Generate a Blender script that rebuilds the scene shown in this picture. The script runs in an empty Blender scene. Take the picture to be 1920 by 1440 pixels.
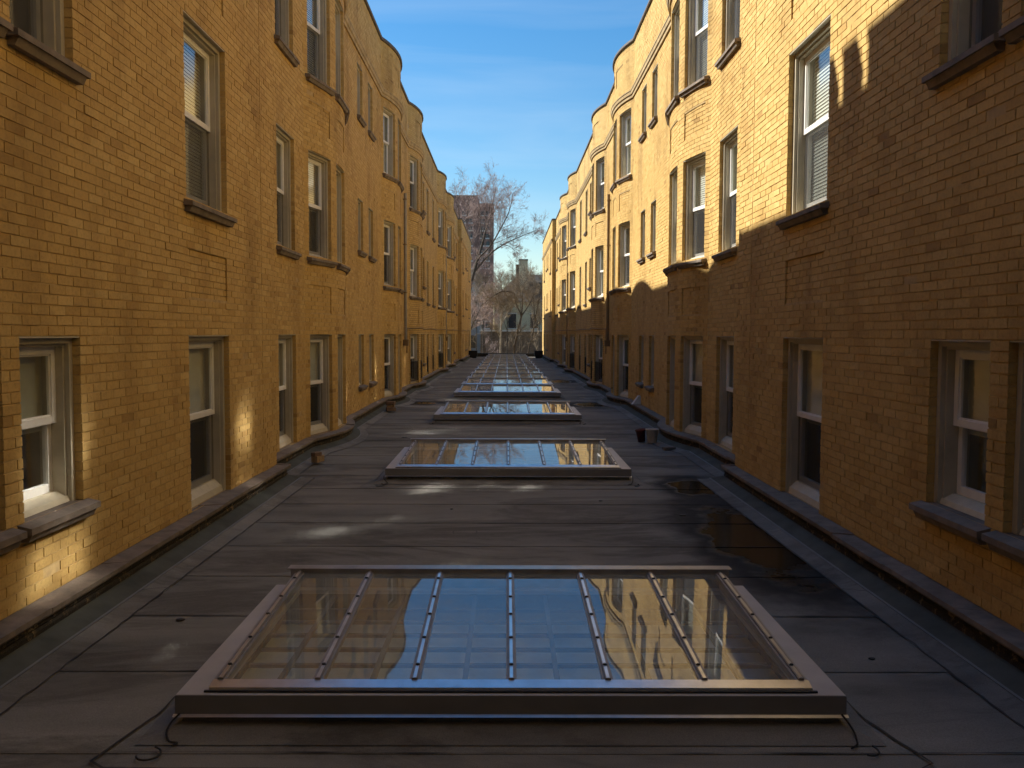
import bpy, math, random
import numpy as np
from mathutils import Vector, Matrix, noise as mnoise

random.seed(7)
rng = np.random.default_rng(7)
S = bpy.context.scene
C = S.collection
R = math.radians

# ------------------------------------------------------------------ camera
EYE = Vector((0.0, 0.0, 1.95))
cam = bpy.data.cameras.new("camera")
cam.sensor_width = 36.0
cam.lens = 36.0 * 1660.0 / 1920.0
cam.clip_start = 0.05
cam.clip_end = 5000.0
camo = bpy.data.objects.new("camera", cam)
C.objects.link(camo)
camo.matrix_world = (Matrix.Translation(EYE) @ Matrix.Rotation(R(-0.36), 4, 'Z')
                     @ Matrix.Rotation(R(90.0 - 3.275), 4, 'X') @ Matrix.Rotation(R(0.22), 4, 'Z'))
S.camera = camo

# ------------------------------------------------------------------ sky, sun, exposure
SUN_DIR = Vector((1.0, -0.5, -1.015)).normalized()          # the way the light travels
SUN_EL = math.asin(-SUN_DIR.z)
SUN_AZ = math.atan2(-SUN_DIR.x, -SUN_DIR.y)
world = bpy.data.worlds.new("World")
S.world = world
world.use_nodes = True
wn, wl = world.node_tree.nodes, world.node_tree.links
sky = wn.new('ShaderNodeTexSky')
sky.sky_type = 'NISHITA'
sky.sun_disc = False
sky.sun_elevation = SUN_EL
sky.sun_rotation = SUN_AZ % (2 * math.pi)
sky.altitude = 200
sky.air_density = 1.25
sky.dust_density = 0.15
sky.ozone_density = 3.0
bg = wn['Background']
bg.inputs[1].default_value = 0.076
# thin high cirrus, real cloud colour mixed over the clear sky
wtc = wn.new('ShaderNodeTexCoord')
wmap = wn.new('ShaderNodeMapping')
wmap.inputs['Rotation'].default_value = (0.0, R(12), R(20))
wmap.inputs['Scale'].default_value = (1.0, 2.2, 9.0)
wl.new(wtc.outputs['Generated'], wmap.inputs[0])
wnz = wn.new('ShaderNodeTexNoise')
wnz.inputs['Scale'].default_value = 2.6
wnz.inputs['Detail'].default_value = 6.0
wnz.inputs['Distortion'].default_value = 0.6
wl.new(wmap.outputs[0], wnz.inputs['Vector'])
wr = wn.new('ShaderNodeMapRange')
wr.inputs['From Min'].default_value = 0.44
wr.inputs['From Max'].default_value = 0.85
wr.inputs['To Max'].default_value = 0.24
wl.new(wnz.outputs[0], wr.inputs[0])
wmx = wn.new('ShaderNodeMix')
wmx.data_type = 'RGBA'
wl.new(wr.outputs[0], wmx.inputs[0])
whs = wn.new('ShaderNodeHueSaturation')
whs.inputs['Saturation'].default_value = 1.38
wl.new(sky.outputs[0], whs.inputs['Color'])
wl.new(whs.outputs[0], wmx.inputs[6])
wmx.inputs[7].default_value = (5.2, 6.2, 7.2, 1)
wl.new(wmx.outputs[2], bg.inputs[0])

sun = bpy.data.lights.new("sun", 'SUN')
sun.energy = 5.0
sun.angle = R(0.53)
sun.color = (1.0, 0.95, 0.84)
suno = bpy.data.objects.new("sun", sun)
C.objects.link(suno)
suno.rotation_euler = SUN_DIR.to_track_quat('-Z', 'Y').to_euler()
suno.location = (-30, 20, 40)

S.view_settings.view_transform = 'Standard'
S.view_settings.look = 'None'
S.view_settings.exposure = 0.96
S.view_settings.gamma = 1.0
S.view_settings.use_curve_mapping = False
S.render.engine = 'CYCLES'
cy = S.cycles
cy.use_denoising = True
cy.max_bounces = 7
cy.diffuse_bounces = 4
cy.glossy_bounces = 4
cy.transmission_bounces = 6
cy.transparent_max_bounces = 10
cy.caustics_reflective = True
cy.blur_glossy = 0.05
cy.sample_clamp_indirect = 0.0
cy.use_guiding = True
cy.guiding_training_samples = 64
cy.adaptive_threshold = 0.025

# ------------------------------------------------------------------ materials
def mat(name):
    m = bpy.data.materials.new(name)
    m.use_nodes = True
    nt = m.node_tree
    return m, nt.nodes, nt.links, nt.nodes['Principled BSDF']

def N(nodes, kind, **kw):
    n = nodes.new(kind)
    for k, v in kw.items():
        if k in n.inputs.keys():
            n.inputs[k].default_value = v
        else:
            setattr(n, k, v)
    return n

def ramp(nodes, stops, interp='LINEAR'):
    r = nodes.new('ShaderNodeValToRGB')
    r.color_ramp.interpolation = interp
    e = r.color_ramp.elements
    while len(e) > 1:
        e.remove(e[-1])
    e[0].position, e[0].color = stops[0][0], (*stops[0][1], 1)
    for p, c in stops[1:]:
        x = e.new(p)
        x.color = (*c, 1)
    return r

def mixc(nodes, links, fac, a, b, mode='MIX'):
    m = nodes.new('ShaderNodeMix')
    m.data_type = 'RGBA'
    m.blend_type = mode
    for sock, v in ((0, fac), (6, a), (7, b)):
        if isinstance(v, (int, float)):
            m.inputs[sock].default_value = v
        elif isinstance(v, tuple):
            m.inputs[sock].default_value = (*v, 1)
        else:
            links.new(v, m.inputs[sock])
    return m.outputs[2]

def plain(name, col, rough=0.6, metal=0.0, var=0.12, scale=6.0, bump=0.0, bscale=60.0, dark=None, spec=0.5):
    m, n, l, b = mat(name)
    geo = n.new('ShaderNodeNewGeometry')
    nz = N(n, 'ShaderNodeTexNoise', Scale=scale, Detail=6.0, Roughness=0.6)
    l.new(geo.outputs['Position'], nz.inputs['Vector'])
    lo = tuple(c * (1 - var) for c in col) if dark is None else dark
    hi = tuple(min(1, c * (1 + var)) for c in col)
    r = ramp(n, [(0.3, lo), (0.5, col), (0.72, hi)])
    l.new(nz.outputs[0], r.inputs[0])
    l.new(r.outputs[0], b.inputs['Base Color'])
    b.inputs['Roughness'].default_value = rough
    b.inputs['Metallic'].default_value = metal
    b.inputs['Specular IOR Level'].default_value = spec
    if bump:
        nb = N(n, 'ShaderNodeTexNoise', Scale=bscale, Detail=4.0)
        l.new(geo.outputs['Position'], nb.inputs['Vector'])
        bp = N(n, 'ShaderNodeBump', Strength=bump, Distance=0.004)
        l.new(nb.outputs[0], bp.inputs['Height'])
        l.new(bp.outputs[0], b.inputs['Normal'])
    return m

BRICK_STOPS = [(0.0, (0.38, 0.230, 0.075)), (0.02, (0.51, 0.322, 0.104)), (0.15, (0.56, 0.362, 0.122)), (0.5, (0.58, 0.380, 0.130)),
               (0.85, (0.605, 0.402, 0.143)), (1.0, (0.645, 0.445, 0.168))]

def weathering(n, l, col):
    """broad, slow soot and rain streaks that belong to the wall"""
    geo = n.new('ShaderNodeNewGeometry')
    mp = n.new('ShaderNodeMapping')
    mp.inputs['Scale'].default_value = (0.9, 0.9, 0.35)
    l.new(geo.outputs['Position'], mp.inputs[0])
    nz = N(n, 'ShaderNodeTexNoise', Scale=1.1, Detail=5.0, Roughness=0.62)
    l.new(mp.outputs[0], nz.inputs['Vector'])
    r = ramp(n, [(0.28, (0.62, 0.58, 0.52)), (0.50, (1, 1, 1)), (0.8, (1.04, 1.05, 1.06))])
    l.new(nz.outputs[0], r.inputs[0])
    return mixc(n, l, 1.0, col, r.outputs[0], 'MULTIPLY')

def brick_material(name, source):
    m, n, l, b = mat(name)
    geo = n.new('ShaderNodeNewGeometry')
    if source == 'island':
        rnd = geo.outputs['Random Per Island']
    else:
        rnd = n.new('ShaderNodeObjectInfo').outputs['Random']
    r = ramp(n, BRICK_STOPS)
    l.new(rnd, r.inputs[0])
    nz = N(n, 'ShaderNodeTexNoise', Scale=34.0, Detail=8.0, Roughness=0.7)
    l.new(geo.outputs['Position'], nz.inputs['Vector'])
    g = ramp(n, [(0.28, (0.74, 0.72, 0.70)), (0.5, (1, 1, 1)), (0.75, (1.10, 1.09, 1.07))])
    l.new(nz.outputs[0], g.inputs[0])
    c = mixc(n, l, 1.0, r.outputs[0], g.outputs[0], 'MULTIPLY')
    l.new(weathering(n, l, c), b.inputs['Base Color'])
    b.inputs['Roughness'].default_value = 0.82
    b.inputs['Specular IOR Level'].default_value = 0.25
    nb = N(n, 'ShaderNodeTexNoise', Scale=90.0, Detail=6.0, Roughness=0.7)
    l.new(geo.outputs['Position'], nb.inputs['Vector'])
    bp = N(n, 'ShaderNodeBump', Strength=0.5, Distance=0.004)
    l.new(nb.outputs[0], bp.inputs['Height'])
    l.new(bp.outputs[0], b.inputs['Normal'])
    return m

def far_brick_material(name, cols=BRICK_STOPS, mortar=(0.30, 0.20, 0.09)):
    """for wall too far off to tell brick from brick; UV is in metres along the wall"""
    m, n, l, b = mat(name)
    uv = n.new('ShaderNodeUVMap')
    bt = N(n, 'ShaderNodeTexBrick', Scale=1.0)
    bt.inputs['Mortar Size'].default_value = 0.006
    bt.inputs['Mortar Smooth'].default_value = 0.2
    bt.inputs['Brick Width'].default_value = 0.213
    bt.inputs['Row Height'].default_value = 0.0677
    bt.inputs['Bias'].default_value = 0.0
    bt.inputs['Color1'].default_value = (0, 0, 0, 1)
    bt.inputs['Color2'].default_value = (1, 1, 1, 1)
    bt.inputs['Mortar'].default_value = (0.5, 0.5, 0.5, 1)
    l.new(uv.outputs[0], bt.inputs['Vector'])
    r = ramp(n, cols)
    l.new(bt.outputs['Color'], r.inputs[0])
    c = mixc(n, l, bt.outputs['Fac'], r.outputs[0], mortar)
    l.new(weathering(n, l, c), b.inputs['Base Color'])
    b.inputs['Roughness'].default_value = 0.82
    b.inputs['Specular IOR Level'].default_value = 0.25
    bp = N(n, 'ShaderNodeBump', Strength=0.8, Distance=0.008, invert=True)
    l.new(bt.outputs['Fac'], bp.inputs['Height'])
    l.new(bp.outputs[0], b.inputs['Normal'])
    return m

def glass_material(name, tint=(0.80, 0.84, 0.82), ior=1.5, rough=0.0, wav=0.0, wscale=3.0):
    m, n, l, b = mat(name)
    n.remove(b)
    out = n['Material Output']
    tr = N(n, 'ShaderNodeBsdfTransparent')
    tr.inputs[0].default_value = (*tint, 1)
    gl = N(n, 'ShaderNodeBsdfGlossy')
    gl.inputs['Roughness'].default_value = rough
    gl.inputs['Color'].default_value = (0.97, 0.98, 1.0, 1)
    fr = N(n, 'ShaderNodeFresnel')
    # thin sheet: the same reflectance from either face
    gb = n.new('ShaderNodeNewGeometry')
    ex = N(n, 'ShaderNodeMath', operation='MULTIPLY_ADD')
    l.new(gb.outputs['Backfacing'], ex.inputs[0]); ex.inputs[1].default_value = -2.0; ex.inputs[2].default_value = 1.0
    pw_ = N(n, 'ShaderNodeMath', operation='POWER')
    pw_.inputs[0].default_value = ior; l.new(ex.outputs[0], pw_.inputs[1])
    l.new(pw_.outputs[0], fr.inputs['IOR'])
    mx = n.new('ShaderNodeMixShader')
    l.new(fr.outputs[0], mx.inputs[0])
    l.new(tr.outputs[0], mx.inputs[1])
    l.new(gl.outputs[0], mx.inputs[2])
    l.new(mx.outputs[0], out.inputs['Surface'])
    if wav:
        geo = n.new('ShaderNodeNewGeometry')
        nz = N(n, 'ShaderNodeTexNoise', Scale=wscale, Detail=1.0)
        l.new(geo.outputs['Position'], nz.inputs['Vector'])
        bp = N(n, 'ShaderNodeBump', Strength=1.0, Distance=wav)
        l.new(nz.outputs[0], bp.inputs['Height'])
        l.new(bp.outputs[0], gl.inputs['Normal'])
    return m

def dusty_glass(name, tint, ior, dust, wav, wscale):
    m = glass_material(name, tint, ior, 0.0, wav, wscale)
    n, l = m.node_tree.nodes, m.node_tree.links
    out = n['Material Output']
    prev = out.inputs['Surface'].links[0].from_socket
    df = N(n, 'ShaderNodeBsdfDiffuse')
    df.inputs['Color'].default_value = (0.52, 0.52, 0.49, 1)
    geo = n.new('ShaderNodeNewGeometry')
    nz = N(n, 'ShaderNodeTexNoise', Scale=2.5, Detail=7.0, Roughness=0.7)
    l.new(geo.outputs['Position'], nz.inputs['Vector'])
    mr = n.new('ShaderNodeMapRange')
    mr.inputs['From Min'].default_value = 0.3; mr.inputs['From Max'].default_value = 0.75
    mr.inputs['To Min'].default_value = dust * .45; mr.inputs['To Max'].default_value = dust * 1.7
    l.new(nz.outputs[0], mr.inputs[0])
    mx = n.new('ShaderNodeMixShader')
    l.new(mr.outputs[0], mx.inputs[0]); l.new(prev, mx.inputs[1]); l.new(df.outputs[0], mx.inputs[2])
    l.new(mx.outputs[0], out.inputs['Surface'])
    return m

def screen_material():
    m, n, l, b = mat("insect_screen")
    b.inputs['Base Color'].default_value = (0.02, 0.02, 0.02, 1)
    b.inputs['Roughness'].default_value = 0.6
    out = n['Material Output']
    tr = N(n, 'ShaderNodeBsdfTransparent')
    mx = n.new('ShaderNodeMixShader')
    mx.inputs[0].default_value = 0.5
    l.new(tr.outputs[0], mx.inputs[1])
    l.new(b.outputs[0], mx.inputs[2])
    l.new(mx.outputs[0], out.inputs['Surface'])
    return m

def roof_material(name, puddles=()):
    m, n, l, b = mat(name)
    geo = n.new('ShaderNodeNewGeometry')
    pos = geo.outputs['Position']
    n1 = N(n, 'ShaderNodeTexNoise', Scale=0.9, Detail=7.0, Roughness=0.62)
    mp = n.new('ShaderNodeMapping')
    mp.inputs['Scale'].default_value = (0.6, 1.5, 1.0)
    l.new(pos, mp.inputs[0])
    l.new(mp.outputs[0], n1.inputs['Vector'])
    r1 = ramp(n, [(0.30, (0.104, 0.101, 0.092)), (0.46, (0.168, 0.164, 0.150)), (0.62, (0.208, 0.203, 0.186)), (0.8, (0.258, 0.252, 0.231))])
    l.new(n1.outputs[0], r1.inputs[0])
    n2 = N(n, 'ShaderNodeTexNoise', Scale=170.0, Detail=3.0, Roughness=0.8)
    l.new(pos, n2.inputs['Vector'])
    r2 = ramp(n, [(0.25, (0.62, 0.62, 0.62)), (0.5, (1, 1, 1)), (0.78, (1.45, 1.45, 1.45))])
    l.new(n2.outputs[0], r2.inputs[0])
    col = mixc(n, l, 1.0, r1.outputs[0], r2.outputs[0], 'MULTIPLY')
    oi = n.new('ShaderNodeObjectInfo')
    r3 = ramp(n, [(0.0, (0.84, 0.84, 0.86)), (1.0, (1.12, 1.10, 1.08))])
    l.new(oi.outputs['Random'], r3.inputs[0])
    col = mixc(n, l, 1.0, col, r3.outputs[0], 'MULTIPLY')
    # dirt wandering in patches left by dried water
    n4 = N(n, 'ShaderNodeTexNoise', Scale=0.55, Detail=9.0, Roughness=0.72, Distortion=0.8)
    l.new(mp.outputs[0], n4.inputs['Vector'])
    r4 = ramp(n, [(0.50, (1.06, 1.06, 1.05)), (0.58, (0.66, 0.64, 0.62)), (0.63, (0.86, 0.85, 0.84)), (0.70, (0.70, 0.69, 0.68))])
    l.new(n4.outputs[0], r4.inputs[0])
    col = mixc(n, l, 1.0, col, r4.outputs[0], 'MULTIPLY')
    rough = None
    fac = None
    sep = n.new('ShaderNodeSeparateXYZ')
    l.new(pos, sep.inputs[0])
    nd = N(n, 'ShaderNodeTexNoise', Scale=1.6, Detail=6.0, Roughness=0.6)
    l.new(pos, nd.inputs['Vector'])
    for (px, py, ax, ay) in puddles:
        dx = N(n, 'ShaderNodeMath', operation='SUBTRACT'); l.new(sep.outputs[0], dx.inputs[0]); dx.inputs[1].default_value = px
        dy = N(n, 'ShaderNodeMath', operation='SUBTRACT'); l.new(sep.outputs[1], dy.inputs[0]); dy.inputs[1].default_value = py
        qx = N(n, 'ShaderNodeMath', operation='DIVIDE'); l.new(dx.outputs[0], qx.inputs[0]); qx.inputs[1].default_value = ax
        qy = N(n, 'ShaderNodeMath', operation='DIVIDE'); l.new(dy.outputs[0], qy.inputs[0]); qy.inputs[1].default_value = ay
        cv = n.new('ShaderNodeCombineXYZ'); l.new(qx.outputs[0], cv.inputs[0]); l.new(qy.outputs[0], cv.inputs[1])
        ln = N(n, 'ShaderNodeVectorMath', operation='LENGTH'); l.new(cv.outputs[0], ln.inputs[0])
        f = N(n, 'ShaderNodeMath', operation='SUBTRACT'); f.inputs[0].default_value = 1.0; l.new(ln.outputs['Value'], f.inputs[1])
        if fac is None:
            fac = f.outputs[0]
        else:
            mxm = N(n, 'ShaderNodeMath', operation='MAXIMUM'); l.new(fac, mxm.inputs[0]); l.new(f.outputs[0], mxm.inputs[1]); fac = mxm.outputs[0]
    nb = N(n, 'ShaderNodeBump', Strength=0.6, Distance=0.003)
    l.new(n2.outputs[0], nb.inputs['Height'])
    if fac is not None:
        ns = N(n, 'ShaderNodeMath', operation='MULTIPLY_ADD'); l.new(nd.outputs[0], ns.inputs[0]); ns.inputs[1].default_value = 1.3; ns.inputs[2].default_value = -0.65
        sm = N(n, 'ShaderNodeMath', operation='ADD'); l.new(fac, sm.inputs[0]); l.new(ns.outputs[0], sm.inputs[1])
        damp = n.new('ShaderNodeMapRange'); damp.interpolation_type = 'SMOOTHSTEP'
        damp.inputs['From Min'].default_value = -0.55; damp.inputs['From Max'].default_value = 0.12
        l.new(sm.outputs[0], damp.inputs[0])
        wet = n.new('ShaderNodeMapRange'); wet.interpolation_type = 'SMOOTHSTEP'
        wet.inputs['From Min'].default_value = 0.0; wet.inputs['From Max'].default_value = 0.40
        l.new(sm.outputs[0], wet.inputs[0])
        col = mixc(n, l, damp.outputs[0], col, (0.028, 0.026, 0.024))
        col = mixc(n, l, wet.outputs[0], col, (0.010, 0.009, 0.008))
        rg = n.new('ShaderNodeMapRange'); rg.inputs['From Min'].default_value = 0.2; rg.inputs['To Min'].default_value = 0.85; rg.inputs['To Max'].default_value = 0.16
        l.new(wet.outputs[0], rg.inputs[0])
        l.new(rg.outputs[0], b.inputs['Roughness'])
        bs = n.new('ShaderNodeMapRange'); bs.inputs['To Min'].default_value = 0.6; bs.inputs['To Max'].default_value = 0.0
        l.new(wet.outputs[0], bs.inputs[0])
        l.new(bs.outputs[0], nb.inputs['Strength'])
        b.inputs['Specular IOR Level'].default_value = 0.22
    else:
        b.inputs['Roughness'].default_value = 0.85
        b.inputs['Specular IOR Level'].default_value = 0.3
    l.new(col, b.inputs['Base Color'])
    l.new(nb.outputs[0], b.inputs['Normal'])
    return m

def flaking_material():
    """old painted brick under the ledge: black tar and pale flakes"""
    m, n, l, b = mat("flaking_brick")
    geo = n.new('ShaderNodeNewGeometry')
    nz = N(n, 'ShaderNodeTexNoise', Scale=9.0, Detail=8.0, Roughness=0.75, Distortion=0.7)
    l.new(geo.outputs['Position'], nz.inputs['Vector'])
    r = ramp(n, [(0.0, (0.010, 0.008, 0.007)), (0.53, (0.018, 0.014, 0.011)), (0.58, (0.09, 0.06, 0.03)), (0.64, (0.26, 0.20, 0.12)), (0.68, (0.05, 0.03, 0.02)), (1.0, (0.04, 0.02, 0.015))])
    l.new(nz.outputs[0], r.inputs[0])
    l.new(r.outputs[0], b.inputs['Base Color'])
    b.inputs['Roughness'].default_value = 0.8
    bp = N(n, 'ShaderNodeBump', Strength=1.0, Distance=0.02)
    l.new(nz.outputs[0], bp.inputs['Height'])
    l.new(bp.outputs[0], b.inputs['Normal'])
    return m

PUDDLES = [(2.32, 8.4, 0.52, 2.0), (2.45, 11.2, 0.45, 0.75), (2.35, 24.2, 0.62, 0.9), (-2.3, 24.6, 0.5, 0.6), (2.2, 36.0, 0.6, 1.2)]
M = {}
M['brick'] = brick_material("buff_brick", 'island')
M['brick_obj'] = brick_material("buff_brick_single", 'object')
M['mortar'] = plain("mortar", (0.50, 0.345, 0.15), 0.95, var=0.2, scale=14, bump=0.4)
M['far_brick'] = far_brick_material("buff_brick_far")
M['stone'] = plain("sill_stone", (0.20, 0.16, 0.125), 0.85, var=0.35, scale=7, bump=0.5)
M['cornice'] = plain("cornice_stone", (0.43, 0.31, 0.15), 0.85, var=0.3, scale=5, bump=0.4)
M['coping'] = plain("coping_tile", (0.10, 0.075, 0.06), 0.7, var=0.3, scale=5)
M['casing'] = plain("tan_casing", (0.47, 0.42, 0.31), 0.55, var=0.12, scale=5)
M['white'] = plain("white_sash", (0.80, 0.785, 0.74), 0.45, var=0.06, scale=8)
M['cream'] = plain("cream_wood", (0.58, 0.52, 0.38), 0.55, var=0.12, scale=8)
M['pane'] = glass_material("window_glass", (0.90, 0.93, 0.92), 3.4, 0.085, 0.0006, 3.0)
M['sky_pane'] = dusty_glass("skylight_glass", (0.86, 0.92, 0.90), 1.85, 0.19, 0.00042, 2.0)
M['screen'] = screen_material()
M['blind'] = plain("blind", (0.80, 0.80, 0.72), 0.8, var=0.08)
M['blind_green'] = plain("blind_green", (0.60, 0.62, 0.53), 0.8, var=0.08)
M['sheer'] = plain("sheer_curtain", (0.70, 0.69, 0.60), 0.9, var=0.1)
M['curtain'] = plain("curtain", (0.16, 0.12, 0.10), 0.9, var=0.2)
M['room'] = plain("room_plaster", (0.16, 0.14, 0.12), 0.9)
M['wing'] = plain("added_wing_grey", (0.20, 0.20, 0.195), 0.9)  # neutral grey for the added unseen wing, keeps its bounce light low
M['joint'] = plain("joint_sealant", (0.035, 0.024, 0.014), 0.8)
M['roof'] = roof_material("roof_membrane", PUDDLES)
M['cant'] = roof_material("cant_membrane", ())
M['tar'] = plain("bitumen_seam", (0.014, 0.013, 0.013), 0.6, var=0.3, scale=20)
M['flash'] = plain("metal_flashing", (0.095, 0.098, 0.082), 0.9, 0.0, var=0.25, scale=3, spec=0.1)
M['flash_edge'] = plain("flashing_edge", (0.15, 0.15, 0.142), 0.6, 0.1, var=0.2, scale=3)
M['flaking'] = flaking_material()
M['curb'] = plain("curb_metal", (0.46, 0.44, 0.43), 0.45, 0.15, var=0.14, scale=3)
M['fascia'] = plain("fascia_metal", (0.17, 0.17, 0.175), 0.5, 0.0, var=0.15, scale=3)
M['alum'] = plain("aluminium", (0.62, 0.62, 0.63), 0.28, 0.9, var=0.15, scale=8)
M['alum_dull'] = plain("aluminium_dull", (0.38, 0.36, 0.34), 0.42, 0.7, var=0.2, scale=8)
M['bar'] = plain("bar_metal", (0.26, 0.235, 0.215), 0.5, 0.2, var=0.2, scale=8)
M['rubber'] = plain("black_rubber", (0.015, 0.014, 0.014), 0.6)
M['grid'] = plain("steel_grid", (0.09, 0.095, 0.105), 0.6)
M['diffuser'] = plain("light_shaft", (0.58, 0.64, 0.67), 0.85)
M['black'] = plain("black_metal", (0.006, 0.006, 0.006), 0.7)
M['pipe'] = plain("brown_pipe", (0.20, 0.13, 0.06), 0.55, 0.1, var=0.15)
M['zinc'] = plain("grey_pipe", (0.26, 0.25, 0.23), 0.45, 0.4, var=0.15)
M['steel'] = plain("guard_steel", (0.02, 0.02, 0.022), 0.5, 0.3)

# ------------------------------------------------------------------ mesh helpers
class MB:
    def __init__(self):
        self.v, self.f, self.uv = [], [], None
    def quad(self, a, b, c, d):
        i = len(self.v); self.v += [tuple(a), tuple(b), tuple(c), tuple(d)]; self.f.append((i, i + 1, i + 2, i + 3)); return self
    def box(self, x0, x1, y0, y1, z0, z1):
        i = len(self.v)
        self.v += [(x0, y0, z0), (x1, y0, z0), (x1, y1, z0), (x0, y1, z0), (x0, y0, z1), (x1, y0, z1), (x1, y1, z1), (x0, y1, z1)]
        self.f += [(i, i + 3, i + 2, i + 1), (i + 4, i + 5, i + 6, i + 7), (i, i + 1, i + 5, i + 4), (i + 1, i + 2, i + 6, i + 5), (i + 2, i + 3, i + 7, i + 6), (i + 3, i, i + 4, i + 7)]
        return self
    def hexa(self, p):
        i = len(self.v); self.v += [tuple(q) for q in p]
        self.f += [(i, i + 3, i + 2, i + 1), (i + 4, i + 5, i + 6, i + 7), (i, i + 1, i + 5, i + 4), (i + 1, i + 2, i + 6, i + 5), (i + 2, i + 3, i + 7, i + 6), (i + 3, i, i + 4, i + 7)]
        return self
    def prism(self, prof, x0, x1):
        """profile of (y, z), extruded along x"""
        i = len(self.v); k = len(prof)
        self.v += [(x0, y, z) for y, z in prof] + [(x1, y, z) for y, z in prof]
        for a in range(k):
            b = (a + 1) % k
            self.f.append((i + a, i + b, i + k + b, i + k + a))
        self.f.append(tuple(i + a for a in range(k - 1, -1, -1))); self.f.append(tuple(i + k + a for a in range(k)))
        return self
    def tube(self, pts, rad, sides=6, cap=True):
        pts = [Vector(p) for p in pts]
        rads = rad if isinstance(rad, (list, tuple)) else [rad] * len(pts)
        i = len(self.v); n = len(pts)
        u = None
        for k in range(n):
            t = (pts[min(k + 1, n - 1)] - pts[max(k - 1, 0)]).normalized()
            if u is None:
                u = t.orthogonal().normalized()
            else:
                u = (u - t * u.dot(t))
                u = u.normalized() if u.length > 1e-6 else t.orthogonal().normalized()
            w = t.cross(u)
            for s in range(sides):
                a = 2 * math.pi * s / sides
                self.v.append(tuple(pts[k] + (u * math.cos(a) + w * math.sin(a)) * rads[k]))
        for k in range(n - 1):
            for s in range(sides):
                s2 = (s + 1) % sides
                self.f.append((i + k * sides + s, i + k * sides + s2, i + (k + 1) * sides + s2, i + (k + 1) * sides + s))
        if cap:
            self.f.append(tuple(i + s for s in range(sides - 1, -1, -1)))
            self.f.append(tuple(i + (n - 1) * sides + s for s in range(sides)))
        return self
    def lathe(self, prof, sides=20, closed=False):
        i = len(self.v); k = len(prof)
        for r, z in prof:
            for s in range(sides):
                a = 2 * math.pi * s / sides
                self.v.append((r * math.cos(a), r * math.sin(a), z))
        for a in range(k - 1):
            for s in range(sides):
                s2 = (s + 1) % sides
                self.f.append((i + a * sides + s, i + a * sides + s2, i + (a + 1) * sides + s2, i + (a + 1) * sides + s))
        self.f.append(tuple(i + s for s in range(sides - 1, -1, -1)))
        return self
    def mesh(self, name, m, smooth=False, uvs=None):
        me = bpy.data.meshes.new(name)
        me.from_pydata(self.v, [], self.f)
        if m is not None:
            me.materials.append(m)
        if smooth:
            me.shade_smooth()
        me.update()
        return me
    def build(self, name, m, parent=None, smooth=False):
        return link(name, self.mesh(name, m, smooth), parent)

def link(name, me, parent=None, mw=None):
    o = bpy.data.objects.new(name, me)
    C.objects.link(o)
    if parent is not None:
        o.parent = parent
    if mw is not None:
        o.matrix_local = mw
    return o

def tag(o, label=None, cat=None, group=None, kind=None):
    if label: o['label'] = label
    if cat: o['category'] = cat
    if group: o['group'] = group
    if kind: o['kind'] = kind
    return o

def empty(name, loc=(0, 0, 0), rz=0.0):
    o = bpy.data.objects.new(name, None)
    C.objects.link(o)
    o.location = loc
    o.rotation_euler = (0, 0, rz)
    return o

def np_mesh(name, verts, quads, m, uv=None):
    me = bpy.data.meshes.new(name)
    nv, nf = len(verts), len(quads)
    me.vertices.add(nv)
    me.vertices.foreach_set('co', np.asarray(verts, np.float32).ravel())
    me.loops.add(nf * 4)
    me.loops.foreach_set('vertex_index', np.asarray(quads, np.int32).ravel())
    me.polygons.add(nf)
    me.polygons.foreach_set('loop_start', np.arange(0, nf * 4, 4, dtype=np.int32))
    me.polygons.foreach_set('loop_total', np.full(nf, 4, np.int32))
    if uv is not None:
        ul = me.uv_layers.new(name='UVMap')
        ul.data.foreach_set('uv', np.asarray(uv, np.float32).ravel())
    me.materials.append(m)
    me.update(calc_edges=True)
    me.validate()
    me.shade_flat()
    return me

# ------------------------------------------------------------------ the two facades: plan and elevation
COURSE = 0.0677
BL = 0.2127                       # brick plus joint
W_NEAR, W_REC, W_END = 2.97, 3.25, 3.00
BOWS = [16.0, 24.8, 31.1, 43.3, 49.7]
HALF, SAG = 1.65, 0.28
RAD = (HALF ** 2 + SAG ** 2) / (2 * SAG)
HEADS = [1.92, 4.90, 7.81]
TALL = [0.25, 3.18, 6.09]
SMALL = [0.77, 3.76, 6.67]
LEDGE = 0.25
PAR, PAR_NEAR = 9.44, 10.40
SLOTS = [(10.40, 10.62), (10.94, 11.16)]          # open joints in the left near parapet
PANELS = [(2.28, 2.73), (5.24, 5.69)]

def bow_pts(y0, n=14):
    out = []
    for i in range(n + 1):
        t = -HALF + 2 * HALF * i / n
        out.append((y0 + t, W_REC - SAG + (RAD - math.sqrt(RAD * RAD - t * t))))
    return out

# runs: (points, brick by brick?, top)
RUNS = [dict(p=[(-8, W_NEAR), (3.0, W_NEAR)], geo=False, top=PAR_NEAR, name='near0'),
        dict(p=[(3.0, W_NEAR), (11.4, W_NEAR)], geo=True, top=PAR_NEAR, name='near'),
        dict(p=[(11.4, W_REC), (BOWS[0] - HALF, W_REC)], geo=True, top=PAR, name='rec0')]
for i, b in enumerate(BOWS):
    RUNS.append(dict(p=bow_pts(b), geo=b < 28, top=PAR, name='bow%d' % i, bow=b))
    nxt = BOWS[i + 1] - HALF if i + 1 < len(BOWS) else 59.0
    RUNS.append(dict(p=[(b + HALF, W_REC), (nxt, W_REC)], geo=nxt < 30, top=PAR, name='rec%d' % (i + 1)))
RUNS.append(dict(p=[(59.0, W_END), (74.6, W_END)], geo=False, top=PAR, name='end'))

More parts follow.
